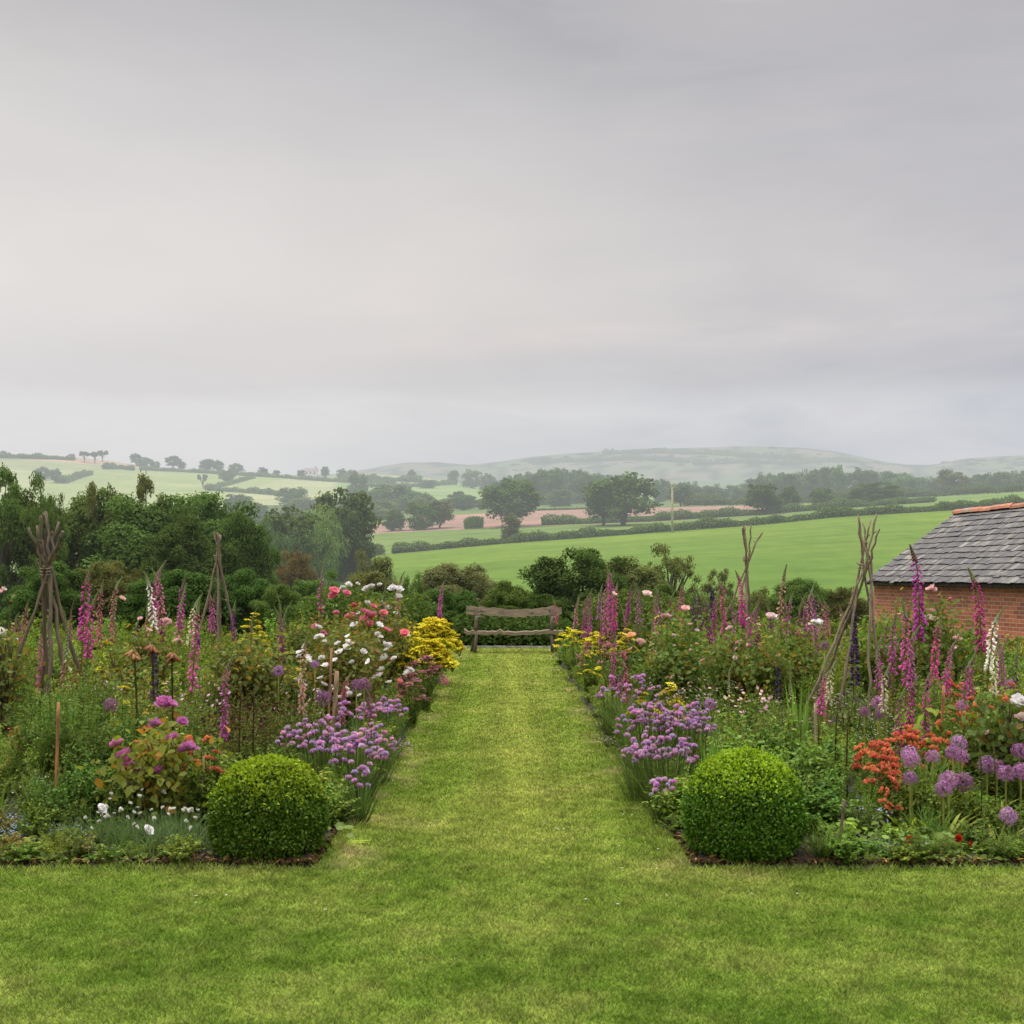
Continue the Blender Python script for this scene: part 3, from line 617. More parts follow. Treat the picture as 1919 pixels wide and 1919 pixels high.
# ------------------------------------------------------------------ barn
def barn():
    o3=np.array([8.36,29.0]); ang=math.atan2(-6.5,.75)          # wall runs towards the camera
    t=thing('brick_barn','old red brick barn with slate roof and clay ridge tiles right of the border','barn',(o3[0],o3[1],0),ang)
    # local: x along the wall towards the camera, y = to the right seen from... (rotated +90), building lies on +y
    L,Wd,he,hr,zb=15.,4.1,1.62,3.17,-1.2
    th=.25
    mb=MB()
    mb.box((L/2,th/2,(zb+he)/2),(L,th,he-zb),(1,1,1)); mb.box((L/2,Wd-th/2,(zb+he)/2),(L,th,he-zb),(1,1,1))
    for x0 in (th/2+.003,L-th/2-.003):
        a,b=x0-th/2,x0+th/2
        mb.raw([(a,th,zb),(a,Wd-th,zb),(a,Wd-th,he+.0),(a,Wd/2,hr-.1),(a,th,he),(b,th,zb),(b,Wd-th,zb),(b,Wd-th,he),(b,Wd/2,hr-.1),(b,th,he)],(1,1,1),
               [(0,4,2,1),(4,3,2),(5,6,7,9),(9,7,8),(4,9,8,3),(3,8,7,2)])
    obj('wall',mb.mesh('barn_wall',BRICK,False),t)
    # dentil cornice under the eaves
    mb=MB(); x=.06
    while x<L: mb.box((x,-.03,he-.075),(.105,.06,.07),(1,1,1)); x+=.225
    mb.box((L/2,-.035,he-.02),(L,.09,.038),(1,1,1))
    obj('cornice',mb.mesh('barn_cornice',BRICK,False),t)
    r=RNG(21)
    def slope(sgn):
        mb=MB(); ev=np.array([-.13,he-.02]) ; y0,y1=(-.16,Wd/2) ; z0,z1=he-.02,hr
        sl=math.hypot(y1-y0,z1-z0); uy,uz=(y1-y0)/sl,(z1-z0)/sl; rows=13; step=sl/rows
        for i in range(rows):
            x=-.14-(.13 if i%2 else 0)
            while x<L+.1:
                w=.175+.025*r.normal(); w=max(.12,w); xa,xb=max(x,-.14),min(x+w-.006,L+.12); x+=w
                if xb-xa<.04: continue
                k=.70+.6*r.random()**1.3; q=r.random(); c=np.array([.058,.052,.050])*k
                if q<.12: c=np.array([.15,.135,.12])*k
                if q>.9: c=np.array([.105,.09,.07])*k
                s0=i*step-.02+.010*r.normal()-(.05 if r.random()<.012 else 0); s1=s0+step*1.25; lift0=.028+.004*r.normal(); lift1=.006; thk=.012
                P=[]
                for xx in(xa,xb):
                    for s_,l_ in((s0,lift0),(s1,lift1)):
                        for q_ in(0,thk):
                            y=y0+uy*s_-uz*(l_+q_); z=z0+uz*s_+uy*(l_+q_)
                            P.append((xx,y if sgn>0 else Wd-y,z))
                mb.raw(P,c,[(0,1,3,2),(4,6,7,5),(0,4,5,1),(2,3,7,6),(0,2,6,4),(1,5,7,3)])
        # boarding below the slates
        a=[(-.10,y0+.02,z0-.03),(L+.05,y0+.02,z0-.03),(L+.05,y1,z1-.03),(-.10,y1,z1-.03)]
        if sgn<0: a=[(p,Wd-q,s) for p,q,s in a][::-1]
        mb.raw(a,(.02,.018,.016),[(0,1,2,3)])
        return mb
    obj('roof_slope',slope(1).mesh('barn_slates',SLATE,False),t); obj('roof_slope',slope(-1).mesh('barn_slates',SLATE,False),t)
    mb=MB(); x=-.14
    while x<L:
        w=.44; k=.8+.4*r.random(); c=np.array([.40,.16,.085])*k if r.random()<.8 else np.array([.30,.20,.14])*k
        dz=.005*r.normal(); V=[];nseg=7
        for xx,rr in((x,.115),(x+w*.985,.110)):
            for j in range(nseg):
                a=math.pi*(j/(nseg-1))*1.0; V.append((xx,Wd/2+math.cos(a)*rr*1.25,hr+.015+dz+math.sin(a)*rr*.95-.03))
        f=[(j,j+1,nseg+j+1,nseg+j) for j in range(nseg-1)]
        mb.raw(V,c,f); k0=len(V)
        mb.raw([V[j] for j in range(nseg)]+[(x,Wd/2,hr-.03)],c*.7,[(j+1,j,nseg) for j in range(nseg-1)])
        x+=w
    obj('ridge',mb.mesh('barn_ridge',CLAY,False),t)
    mb=MB(); mb.box((L/2,-.14,he-.055),(L+.2,.02,.06),(.03,.028,.026)); obj('eaves_board',mb.mesh('eaves',BARK,False),t)
barn()

# ------------------------------------------------------------------ bench
def bench():
    D=29.0; t=thing('rustic_bench','weathered rustic wooden bench with a dipping plank back at the end of the path','bench',(X(963,D),D,0),rad(-1)); r=RNG(8)
    wc=(.26,.195,.13)
    def plank(name,z,hgt,y,dep,half,dip,tilt,seed):
        q=RNG(seed); n=26; xs=np.linspace(-half,half,n); mb=MB()
        zc=z-dip*np.cos(xs/half*math.pi/2)**1.4*1.0+.012*q.normal(size=n); top=zc+hgt/2+.008*q.normal(size=n); bot=zc-hgt/2+.008*q.normal(size=n)
        V=[]
        for i in range(n):
            yy=y+.01*q.normal()
            V+=[(xs[i],yy-dep/2,bot[i]),(xs[i],yy+dep/2,bot[i]),(xs[i],yy+dep/2+tilt,top[i]),(xs[i],yy-dep/2+tilt,top[i]),]
        f=[(4*i+j,4*i+(j+1)%4,4*i+4+(j+1)%4,4*i+4+j) for i in range(n-1) for j in range(4)]
        f=[g[::-1] for g in f]+[(0,1,2,3),(4*n-4,4*n-1,4*n-2,4*n-3)]
        mb.raw(V,wc,f); obj(name,mb.mesh(name,PLANK,False),t)
    plank('back_plank',1.00,.095,.20,.05,1.09,.075,.02,1); plank('back_plank',.90,.085,.185,.05,1.09,.055,.02,2)
    plank('seat',.465,.075,-.02,.42,1.12,.02,0,3)
    dk=(.13,.095,.07)
    for s in(-1,1):
        x=.86*s
        def bar(name,pts,r0):
            mb=MB(); mb.tube(np.array(pts),r0,7,dk,jit=.10,rng=r); obj(name,mb.mesh(name,BARK),t)
        bar('front_leg',[(x+.02*s,-.20,-.03),(x,-.19,.22),(x-.02*s,-.18,.43)],[.045,.04,.045])
        bar('back_leg',[(x+.12*s,.24,-.03),(x+.04*s,.16,.3),(x,.12,.44)],[.038,.036,.036])
        bar('back_post',[(x-.02*s,.14,.5),(x,.17,.75),(x+.01*s,.165,1.0)],[.04,.038,.034])
        bar('armrest',[(x-.01*s,-.17,.50),(x,-.18,.62),(x-.01*s,-.16,.73),(x+.02*(1),-.12,.79),(x+.09,-.08,.80),(x+.17,-.06,.765)],[.042,.036,.036,.036,.034,.02])
bench()

# ------------------------------------------------------------------ wigwams
def wigwam(D,cross,poles,label,seed,rad_=.018,col=(.19,.145,.10)):
    """cross (px,py) where the poles meet; poles: (top px, top py, foot px, foot depth offset[, kink])"""
    r=RNG(seed); cx,cz=X(cross[0],D),Z(cross[1],D)
    t=thing('bean_wigwam',label,'plant support',(cx,D,0))
    for k,(tx,ty,fx,fd) in enumerate(poles):
        p1=np.array([X(tx,D)-cx,-fd*.30,Z(ty,D)]); pc=np.array([.03*r.normal(),-fd*.04+.02*r.normal(),cz+.03*r.normal()]); p0=np.array([X(fx,D)-cx,fd,-.12])
        m=11; u=np.linspace(0,1,m)[:,None]; lo=p0+(pc-p0)*u; hi=pc+(p1-pc)*u[1:6*1+0:1]*0 if False else pc+(p1-pc)*np.linspace(.25,1,5)[:,None]
        pts=np.vstack([lo,hi]); pts[1:-1]+=r.normal(size=(len(pts)-2,3))*np.array([.010,.010,.0])
        rr=np.linspace(rad_*1.0,rad_*.58,len(pts))*(1+.10*r.normal(size=len(pts)))
        c=np.array(col)*(.75+.5*r.random()); 
        mb=MB(); mb.tube(pts,rr,7,c,jit=.07,rng=r)
        for q in range(5):   # cut side twigs
            i=r.integers(2,len(pts)-2); a=r.random()*6.28; d=np.array([math.cos(a),math.sin(a),.8]); mb.tube([pts[i],pts[i]+d*(.025+.02*r.random())],[rr[i]*.6,rr[i]*.4],5,c)
        obj('pole',mb.mesh('pole',BARK),t)
    mb=MB()
    for j in range(3):
        a=np.linspace(0,2*math.pi,13); R=.038+.008*len(poles)/5+.002*j
        mb.tube(np.stack([np.cos(a)*R,np.sin(a)*R,cz-.03+.03*j+.01*np.sin(a)],1),.006,5,(.30,.24,.15))
    obj('binding',mb.mesh('binding',BARK),t)
wigwam(13.4,(1620,1062),[(1603,966,1692,.35),(1613,970,1646,-.35),(1625,979,1604,-.5),(1645,963,1470,-.1),(1644,992,1508,.3),(1637,974,1546,-.35)],
       'largest pole wigwam on the right, standing before the barn',31,.0175,(.24,.175,.115))
wigwam(12.2,(86,1070),[(60,990,188,.3),(78,957,112,-.35),(84,968,74,.35),(107,977,-20,-.2),(128,997,46,.5),(70,985,150,.0)],
       'thick mossy pole wigwam at the far left of the left border',32,.023,(.17,.125,.08))
wigwam(18.,(408,1045),[(404,997,462,.2),(408,1000,424,-.4),(414,1003,340,0.),(411,998,396,.4)],
       'small slim pole wigwam deep in the left border',33,.019,(.25,.185,.12))
wigwam(20.,(1397,1048),[(1392,985,1408,.3),(1400,984,1398,-.3),(1408,982,1352,.0),(1427,998,1308,.3),(1390,990,1420,.2)],
       'slim leaning pole wigwam at the back of the right border',34,.020,(.24,.18,.11))
def cane(px,yt,yb,D,label,lean=0.,col=(.40,.17,.07),r_=.011):
    z1=Z(yt,D); z0=min(0.05,Z(yb,D)); x=X(px,D); mb=MB(); n=9; pts=np.array([(lean*u,0,z0-.1+(z1-z0+.1)*u) for u in np.linspace(0,1,n)])
    rr=np.array([r_*(1.12 if i%2 else .96) for i in range(n)]); mb.tube(pts,rr,7,np.array(col),rng=RNG(int(px)))
    setp(obj('garden_cane',mb.mesh('cane',BARK),None,(x,D,0)),label,'cane')
cane(102,1317,1500,8.9,'orange-brown bamboo cane standing upright in the left border front',.03)
cane(1757,1285,1385,10.2,'orange-brown bamboo cane among the orange flowers',.05)
cane(1749,1290,1370,10.9,'pale grey cane behind the orange-brown one among orange flowers',.01,(.33,.27,.19))
cane(1565,1500,1612,8.0,'short brown stick at the front of the right border',.06,(.16,.10,.07),.010)
cane(621,1258,1350,11.6,'pale brown stake under the white roses',.05,(.33,.21,.12),.02)
cane(612,1215,1340,12.5,'thin reddish cane left of the white roses',.05,(.33,.17,.09),.012)
cane(1528,1318,1400,10.6,'pale split stake left of the largest wigwam',.0,(.42,.31,.20),.012)
cane(1548,1265,1400,10.9,'knobbly tan stake at the foot of the largest wigwam',.0,(.38,.25,.11),.016)
cane(374,1418,1480,8.8,'thin straw-coloured cane beside the left box ball',.03,(.38,.27,.12),.007)

# ------------------------------------------------------------------ box balls
def box_ball(px,ytop,wpx,D,label,seed):
    r=RNG(seed); R=wpx*D/F/2; zt=Z(ytop,D); Rz=(zt+.02)/1.80; c=np.array([0,0,zt-Rz])
    n=46000; d=nrm(r.normal(size=(n,3))); keep=d[:,2]>-.86; d=d[keep]; n=len(d)
    lump=1+.022*np.sin(d[:,0]*7+seed)*np.sin(d[:,1]*6)+.018*np.sin(d[:,2]*9+d[:,0]*5+seed)+.012*np.sin(d[:,0]*17+d[:,2]*13)+(.03*(np.abs(d[:,2])<.5)*np.abs(d[:,0]) if seed==42 else 0)
    dep=.84+.17*r.random(n)**.6+.02*r.normal(size=n)*(r.random(n)<.25)
    hx=np.linalg.norm(d[:,:2],axis=1); tgt=np.where(d[:,2]<0,np.sqrt(np.maximum(0,1-np.abs(d[:,2])**2.5)),hx); e=d.copy(); e[:,:2]*=(tgt/np.maximum(hx,1e-6))[:,None]
    P=c+e*np.array([R,R,Rz])*(lump*dep)[:,None]
    gap=(np.sin(d[:,0]*11+seed)*np.sin(d[:,1]*9+1)*np.sin(d[:,2]*10+seed*.7)>.42)&(r.random(n)<.55); P[gap]=c+(P[gap]-c)*.90; br=r.random(n)<.012; C_br=br
    st=r.random(n)<.012; P[st]+=d[st]*(.012+.03*r.random((st.sum(),1)))
    Nn=nrm(d+.75*r.normal(size=(n,3))+np.array([0,0,.3])); A=nrm(d*.5+np.array([0,0,.45])+.75*r.normal(size=(n,3)))
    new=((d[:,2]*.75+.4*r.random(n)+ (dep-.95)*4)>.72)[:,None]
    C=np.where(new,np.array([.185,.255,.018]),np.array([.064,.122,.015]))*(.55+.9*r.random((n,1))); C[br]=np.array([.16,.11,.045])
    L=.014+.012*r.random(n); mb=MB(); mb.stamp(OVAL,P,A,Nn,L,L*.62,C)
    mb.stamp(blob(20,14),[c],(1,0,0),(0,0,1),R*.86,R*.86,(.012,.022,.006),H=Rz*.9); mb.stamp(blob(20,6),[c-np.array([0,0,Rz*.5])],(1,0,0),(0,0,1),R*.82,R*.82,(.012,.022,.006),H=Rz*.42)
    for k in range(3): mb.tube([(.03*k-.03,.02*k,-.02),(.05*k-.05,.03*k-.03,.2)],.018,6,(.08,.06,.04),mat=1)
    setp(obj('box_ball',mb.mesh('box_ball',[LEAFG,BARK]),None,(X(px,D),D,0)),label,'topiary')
box_ball(503,1419,216,7.99,'clipped box ball at the corner of the left border',41)
box_ball(1393,1407,216,7.95,'clipped box ball at the corner of the right border',42)

# ------------------------------------------------------------------ border plants
def stems_plant(mb,r,h,spread,nst,nl,L,W,col,tpl=OVAL,droop=.2,stemcol=(.06,.09,.03),sr=.004,t0=.12,cv=.35,mat=0,base=.06,pair=True,top=1.,upl=.35,h0=.6,taper=.45):
    tips=[]
    for i in range(nst):
        a=r.random()*6.283; s=spread*r.random()**.6; hh=h*(h0+(1-h0)*r.random())*(1-.25*(s/max(spread,1e-6))**2)
        b=np.array([math.cos(a),math.sin(a)])*base*r.random(); e=np.array([math.cos(a)*s,math.sin(a)*s])
        u=np.linspace(0,1,6)[:,None]; pts=np.hstack([b+(e-b)*u**1.5,hh*(u-droop*.25*u**3)])
        pts[1:]+=r.normal(size=(5,3))*.012*h
        mb.tube(pts,np.linspace(sr,sr*.5,6),3,np.array(stemcol)*(.7+.6*r.random()),mat=1 if mat==0 else mat,cap=False)
        k=nl; t=t0+(1-t0)*np.sort(r.random(k))**.9; P=np.stack([np.interp(t,u[:,0],pts[:,q]) for q in range(3)],1)
        g=np.arange(k)*2.4+r.random()*6; A=np.stack([np.cos(g),np.sin(g),upl-(.55 if tpl is OVAL else 0)+.5*r.normal(size=k)-droop],1)
        sz=(.55+.6*r.random(k))*(1-taper*t)
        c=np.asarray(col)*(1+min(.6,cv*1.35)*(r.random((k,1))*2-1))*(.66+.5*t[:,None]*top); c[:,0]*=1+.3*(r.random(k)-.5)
        Nh=np.stack([np.cos(g)*.8,np.sin(g)*.8,np.full(k,.9)],1)+.4*r.normal(size=(k,3))
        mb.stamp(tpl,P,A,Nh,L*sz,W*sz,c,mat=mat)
        tips.append(pts[-1])
    return np.array(tips)
GMATS=[LEAF,LEAF,PETALM]
# --- flower heads
def rose_mesh(col,seed,R=.04,openness=1.):
    r=RNG(seed); mb=MB()
    for n,el,s,sh in((6,.25,1.,1.),(6,.62,.9,.97),(5,.95,.75,.92),(4,1.25,.55,.85)):
        a=np.arange(n)*6.283/n+r.random()*6; el_=el/openness+.12*r.normal(size=n)
        A=np.stack([np.cos(a)*np.cos(el_),np.sin(a)*np.cos(el_),np.sin(el_)],1); Nh=np.stack([-np.cos(a)*np.sin(el_),-np.sin(a)*np.sin(el_),np.cos(el_)],1)
        C=np.array(col)*sh*(.85+.3*r.random((n,1)))
        mb.stamp(PETAL,np.zeros((n,3)),A,Nh,R*s*(.9+.25*r.random(n)),R*s*.95,C.clip(0,1))
    return mb.mesh('bloom',PETALM)
PINK=(.88,.30,.38); PALE=(.92,.60,.57); WHITE=(.95,.94,.89); MAUVE=(.66,.24,.50); BLUSH=(.94,.74,.69); APR=(.85,.50,.28); RED=(.60,.15,.16)
NASR=(.45,.03,.02)
BLOOM={k:[rose_mesh(c,i*7+j,.04,1+.25*j) for j in range(3)] for i,(k,c) in enumerate(dict(pink=PINK,pale=PALE,white=WHITE,mauve=MAUVE,blush=BLUSH,apricot=APR,red=RED,crimson=NASR).items())}
def fox_mesh(col,seed,t0,t1,n,lean,podc=(.15,.15,.06),bud=(.27,.30,.13),h=1.6,two=False):
    r=RNG(seed); u=np.linspace(0,1,14); nod=lean*np.where(u>.85,(u-.85)**1.5*5,0)*.22
    pts=np.stack([.05*lean*u**2+nod,.02*np.sin(u*4+seed),h*(u-.12*np.clip(u-.9,0,1)*abs(lean))],1)
    stem=MB(); stem.tube(pts,np.linspace(.011,.003,14),5,(.11,.14,.05),rng=r)
    at=lambda t:np.stack([np.interp(t,u,pts[:,k]) for k in range(3)],1)
    sp=MB(); t=np.linspace(t0,t1,n); g=np.arange(n)*2.4+r.normal(size=n)*.35
    P=at(t); f=(t-t0)/(t1-t0); el=-.85+.35*f+.2*r.normal(size=n)
    A=np.stack([np.cos(g)*np.cos(el),np.sin(g)*np.cos(el),np.sin(el)],1); Nh=np.stack([np.cos(g),np.sin(g),np.ones(n)],1)
    L=(.050-.025*f)*(.85+.3*r.random(n)); C=np.array(col)*(.75+.5*r.random((n,1))); fade=r.random(n)<.06; C[fade]=np.array([.24,.13,.08])
    out=np.stack([np.cos(g),np.sin(g),np.zeros(n)],1)*.012
    sp.stamp(BELL,P+out,A,Nh,L,L*.95,C.clip(0,1),H=L*.95)
    m=46; tb=t1+(1-t1)*(np.arange(m)/m)**.9; g=np.arange(m)*2.4; q=1-(tb-t1)/(1-t1)
    A=np.stack([np.cos(g)*.9,np.sin(g)*.9,.1-.5*q],1)
    bc=np.array(bud)*(1-.5*q[:,None]**3)+np.array(col)*.5*q[:,None]**3
    sp.stamp(OVAL,at(tb),A,(0,0,1),.014+.020*q,.010+.010*q,bc); sp.stamp(BLOB,at(tb)+A*.011*q[:,None],A,(0,0,1),.005+.010*q,.005+.006*q,bc,H=.005+.006*q)
    pods=MB(); m=int(26*max(.15,(t0-.34))/.3)+6; tb=np.linspace(min(.34,t0-.1),t0,m); g=np.arange(m)*2.4
    A=np.stack([np.cos(g),np.sin(g),.25*np.ones(m)],1); pc=np.array(podc)*(.7+.6*r.random((m,1)))
    stem.stamp(BLOB,at(tb)+A*.016,A,(0,0,1),.013,.008,pc,H=.008); stem.stamp(LANCE,at(tb),A,(0,0,1),.035,.012,pc)
    lv=MB(); n=13; a=np.arange(n)*2.4; A=np.stack([np.cos(a),np.sin(a),.25+.5*r.random(n)],1)
    lv.stamp(OVAL,np.tile([0,0,.03],(n,1)),A,(0,0,1),.20+.12*r.random(n),.085,np.array([.085,.135,.040])*(.7+.6*r.random((n,1))))
    n=16; t=np.linspace(.05,.42,n); a=np.arange(n)*2.4; A=np.stack([np.cos(a),np.sin(a),.25*np.ones(n)],1)
    lv.stamp(LANCE,at(t),A,(0,0,1),.20-.30*t*.8,.06-.07*t,np.array([.08,.125,.038])*(.7+.6*r.random((n,1))))
    return stem.mesh('fox_stem',LEAF),sp.mesh('fox_spike',[PETALM]),lv.mesh('fox_leaves',LEAF)
FC={'magenta':(.57,.12,.38),'deep':(.48,.075,.29),'pink':(.58,.20,.38),'rosy':(.55,.20,.26),'white':(.90,.88,.76),'cream':(.66,.62,.40),'apricot':(.66,.38,.30),'purple':(.25,.05,.24)}
FOX={}
def fox(kind,colr,v):
    k=(kind,colr,v)
    if k not in FOX:
        sd=sum(map(ord,colr+kind))+v*31; ln=[-1,.6,1.2][v]
        t0,t1,n={'full':(.44,.88,54),'high':(.62,.89,36),'gone':(.60,.78,15),'bud':(.62,.68,4),'lush':(.58,.92,56)}[kind]
        FOX[k]=fox_mesh(FC[colr],sd,t0,t1,n,ln,podc=(.16,.10,.06) if kind=='gone' else (.15,.15,.06))
    return FOX[k]
FR=random.Random(77)
def foxglove(px,ytop,D,kind,colr,label,tilt=0.,v=None):
    v=FR.randrange(3) if v is None else v
    h=max(.35,Z(ytop,D)); s=h/1.6; k=.5*(1+min(1.5,max(.7,s))/s) if s<.7 else 1
    o=thing('foxglove',label,'foxglove',(X(px,D)-.03*s,D,0),FR.uniform(-.6,.6)+(math.pi if v==0 and False else 0),(s*max(.85,1/s*.75) if s<.8 else s,)*2+(s,),'foxgloves of the borders',(FR.uniform(-.04,.04),tilt or FR.uniform(-.07,.07)))
    st,sp,lv=fox(kind,colr,v); obj('stem',st,o); obj('flower_spike',sp,o,color=(FR.uniform(.9,1.12),FR.uniform(.85,1.3),FR.uniform(.88,1.1)) if colr not in('white','cream','apricot') else (1.,1.,1.)); obj('leaves',lv,o); return o
FOXES=[ # right border, near to far
(1726,1016,12.,'lush','magenta','tallest magenta foxglove, standing before the slate roof',0,0),
(1851,1058,11.6,'lush','deep','tall deep magenta foxglove right of it before the barn wall',0,0),
(1846,1130,11.2,'high','white','white foxglove spike before the barn wall at the right edge'),
(1702,1118,11.,'high','magenta','magenta foxglove under the tallest one, left of the barn rose'),
(1692,1165,10.8,'high','magenta','bushy magenta foxglove close right of the largest wigwam'),
(1752,1150,11.1,'lush','magenta','full magenta foxglove low before the barn rose'),
(1760,1185,10.7,'high','magenta','second magenta foxglove crowding the full one before the barn rose'),
(1655,1178,11.4,'gone','magenta','half-faded magenta foxglove touching the right legs of the largest wigwam'),
(1668,1190,11.8,'gone','purple','dusky faded foxglove behind the right legs of the largest wigwam'),
(1712,1262,9.9,'high','deep','low magenta foxglove drooping over the orange flowers'),
(1742,1248,10.2,'full','magenta','low magenta foxglove above the orange flowers beside the cane'),
(1698,1285,9.7,'full','deep','smallest dark pink foxglove just above the orange flowers'),
(1641,1150,13.8,'high','pink','light magenta foxglove seen between the legs of the largest wigwam'),
(1526,1222,10.9,'gone','pink','loose pink foxglove left of the largest wigwam'),
(1533,1245,10.4,'high','magenta','small magenta foxglove at the left foot of the largest wigwam'),
(1548,1225,10.8,'high','cream','slim cream foxglove at the left foot of the largest wigwam'),
(1668,1240,10.4,'high','cream','slim greenish cream foxglove right of the largest wigwam'),
(1806,1222,10.7,'full','magenta','magenta foxglove beside the orange flowers under the barn wall'),
(1824,1212,11.,'high','magenta','second magenta foxglove under the barn wall, left of the white one'),
(1862,1178,11.8,'gone','magenta','half-faded magenta foxglove just right of the white one'),
(1890,1172,11.4,'full','pink','pinkish foxglove near the right edge below the barn eaves'),
(1908,1188,10.9,'gone','purple','dusky foxglove at the very right edge of the photo'),
(1868,1195,10.6,'high','cream','small cream foxglove beside the white one'),
(1459,1053,17.,'full','apricot','tall apricot and cream foxglove spire against the dark bush'),
(1470,1105,16.5,'full','magenta','magenta foxglove right beside the apricot spire'),
(1484,1112,17.,'full','pink','small pink foxglove right of the apricot spire'),
(1524,1088,16.,'high','pink','pink foxglove midway between apricot spire and largest wigwam'),
(1555,1104,16.,'high','rosy','rosy foxglove just left of the largest wigwam'),
(1544,1112,17.,'full','pink','short pink foxglove left of the rosy one by the largest wigwam'),
(1508,1108,18.,'gone','purple','dusky foxglove in the shade right of the apricot spire'),
(1364,1072,18.2,'full','magenta','thick magenta foxglove left of the slim leaning wigwam'),
(1397,1066,18.,'lush','magenta','magenta foxglove in front of the slim leaning wigwam'),
(1345,1102,18.6,'full','magenta','shorter magenta foxglove left of the thick one by the leaning wigwam'),
(1310,1102,19.,'high','purple','small purple-pink foxglove left of the leaning wigwam'),
(1282,1087,19.,'lush','rosy','rosy foxglove above the pale pink rose bush'),
(1243,1092,19.5,'full','pink','pink foxglove left of the rosy one above the rose bush'),
(1258,1102,19.,'full','magenta','magenta foxglove between the pink and rosy ones above the rose bush'),
(1334,1142,16.5,'gone','magenta','low half-faded foxglove over the right of the pale pink rose bush'),
(1196,1086,20.,'full','pink','wide pink foxglove right of the tall foxglove cluster'),
(1202,1090,19.5,'gone','pink','faded foxglove leaning beside the wide pink one'),
(1170,1088,21.,'high','magenta','magenta foxglove behind, right of the tall cluster'),
(1146,1058,20.,'lush','magenta','tallest magenta foxglove of the cluster right of the bench'),
(1137,1066,20.3,'full','pink','pink foxglove on the left of the tall cluster right of the bench'),
(1157,1066,19.6,'full','magenta','magenta foxglove on the right of the tall cluster by the bench'),
(1152,1090,19.,'lush','magenta','full magenta foxglove low in front of the tall cluster by the bench'),
(1110,1102,22.,'full','magenta','magenta foxglove left of the tall cluster, above the yellow flowers'),
(1121,1092,22.4,'high','pink','slender pink foxglove close left of the tall cluster'),
(1075,1110,24.5,'full','pink','pink foxglove just right of the bench back'),
(1082,1112,24.,'gone','rosy','greenish faded foxglove near the right end of the bench'),
(1052,1118,25.,'high','rosy','pale rosy foxglove touching the right end of the bench'),
(1100,1135,20.5,'full','magenta','low magenta foxglove over the yellow flowers right of the bench'),
(1130,1145,19.,'gone','magenta','half-faded foxglove over the yellow flowers, nearer the tall cluster'),
(1182,1128,18.5,'gone','magenta','dusky foxglove low under the wide pink one'),
(1151,1185,14.6,'full','magenta','tall narrow magenta foxglove over the path edge, right side'),
(1176,1232,13.8,'full','magenta','short magenta foxglove above the chives, right of the narrow one'),
(1165,1250,13.4,'high','magenta','tiny magenta foxglove tucked between the two above the chives'),
(1226,1150,15.2,'gone','apricot','leftmost of three faded cream foxgloves before the pale pink rose bush'),
(1239,1152,15.,'gone','apricot','middle of three faded cream foxgloves before the pale pink rose bush'),
(1256,1165,14.8,'gone','apricot','rightmost of three faded cream foxgloves before the pale pink rose bush'),
(1372,1228,11.4,'bud','cream','tall green flower spike in bud, right of the chives'),
(1488,1238,11.6,'bud','cream','green flower spike in bud above the sword leaves'),
(1682,1140,11.6,'high','magenta','magenta foxglove squeezed between the largest wigwam and the tallest foxglove'),
(1722,1182,10.9,'high','pink','pink foxglove below the tallest magenta one'),
(1772,1208,11.3,'gone','magenta','fading magenta foxglove right of the crowded pair before the barn rose'),
(1648,1205,12.2,'full','pink','pink foxglove glimpsed just right of the largest wigwam poles'),
(1428,1110,18.,'full','purple','dusky foxglove between the leaning wigwam and the apricot spire'),
(1225,1098,20.5,'gone','rosy','thin rosy foxglove right of the wide pink one'),
(1092,1108,23.,'full','magenta','slim magenta foxglove between bench and tall cluster'),
(1126,1108,21.,'full','deep','deep magenta foxglove at the left foot of the tall cluster'),
]
for i in range(16):
    FOXES.append((1225+i*24+FR.uniform(-9,9),FR.uniform(1098,1132),FR.uniform(15.5,21.5),FR.choice(['full','high','gone']),FR.choice(['magenta','pink','pink','rosy','purple']),'slender foxglove lost among the others at the back of the right border'))
for i in range(10):
    FOXES.append((40+i*55+FR.uniform(-18,18),FR.uniform(1120,1150),FR.uniform(14.5,19),FR.choice(['gone','high','gone']),FR.choice(['pink','rosy','purple']),'slender fading foxglove lost among the greenery of the left border'))
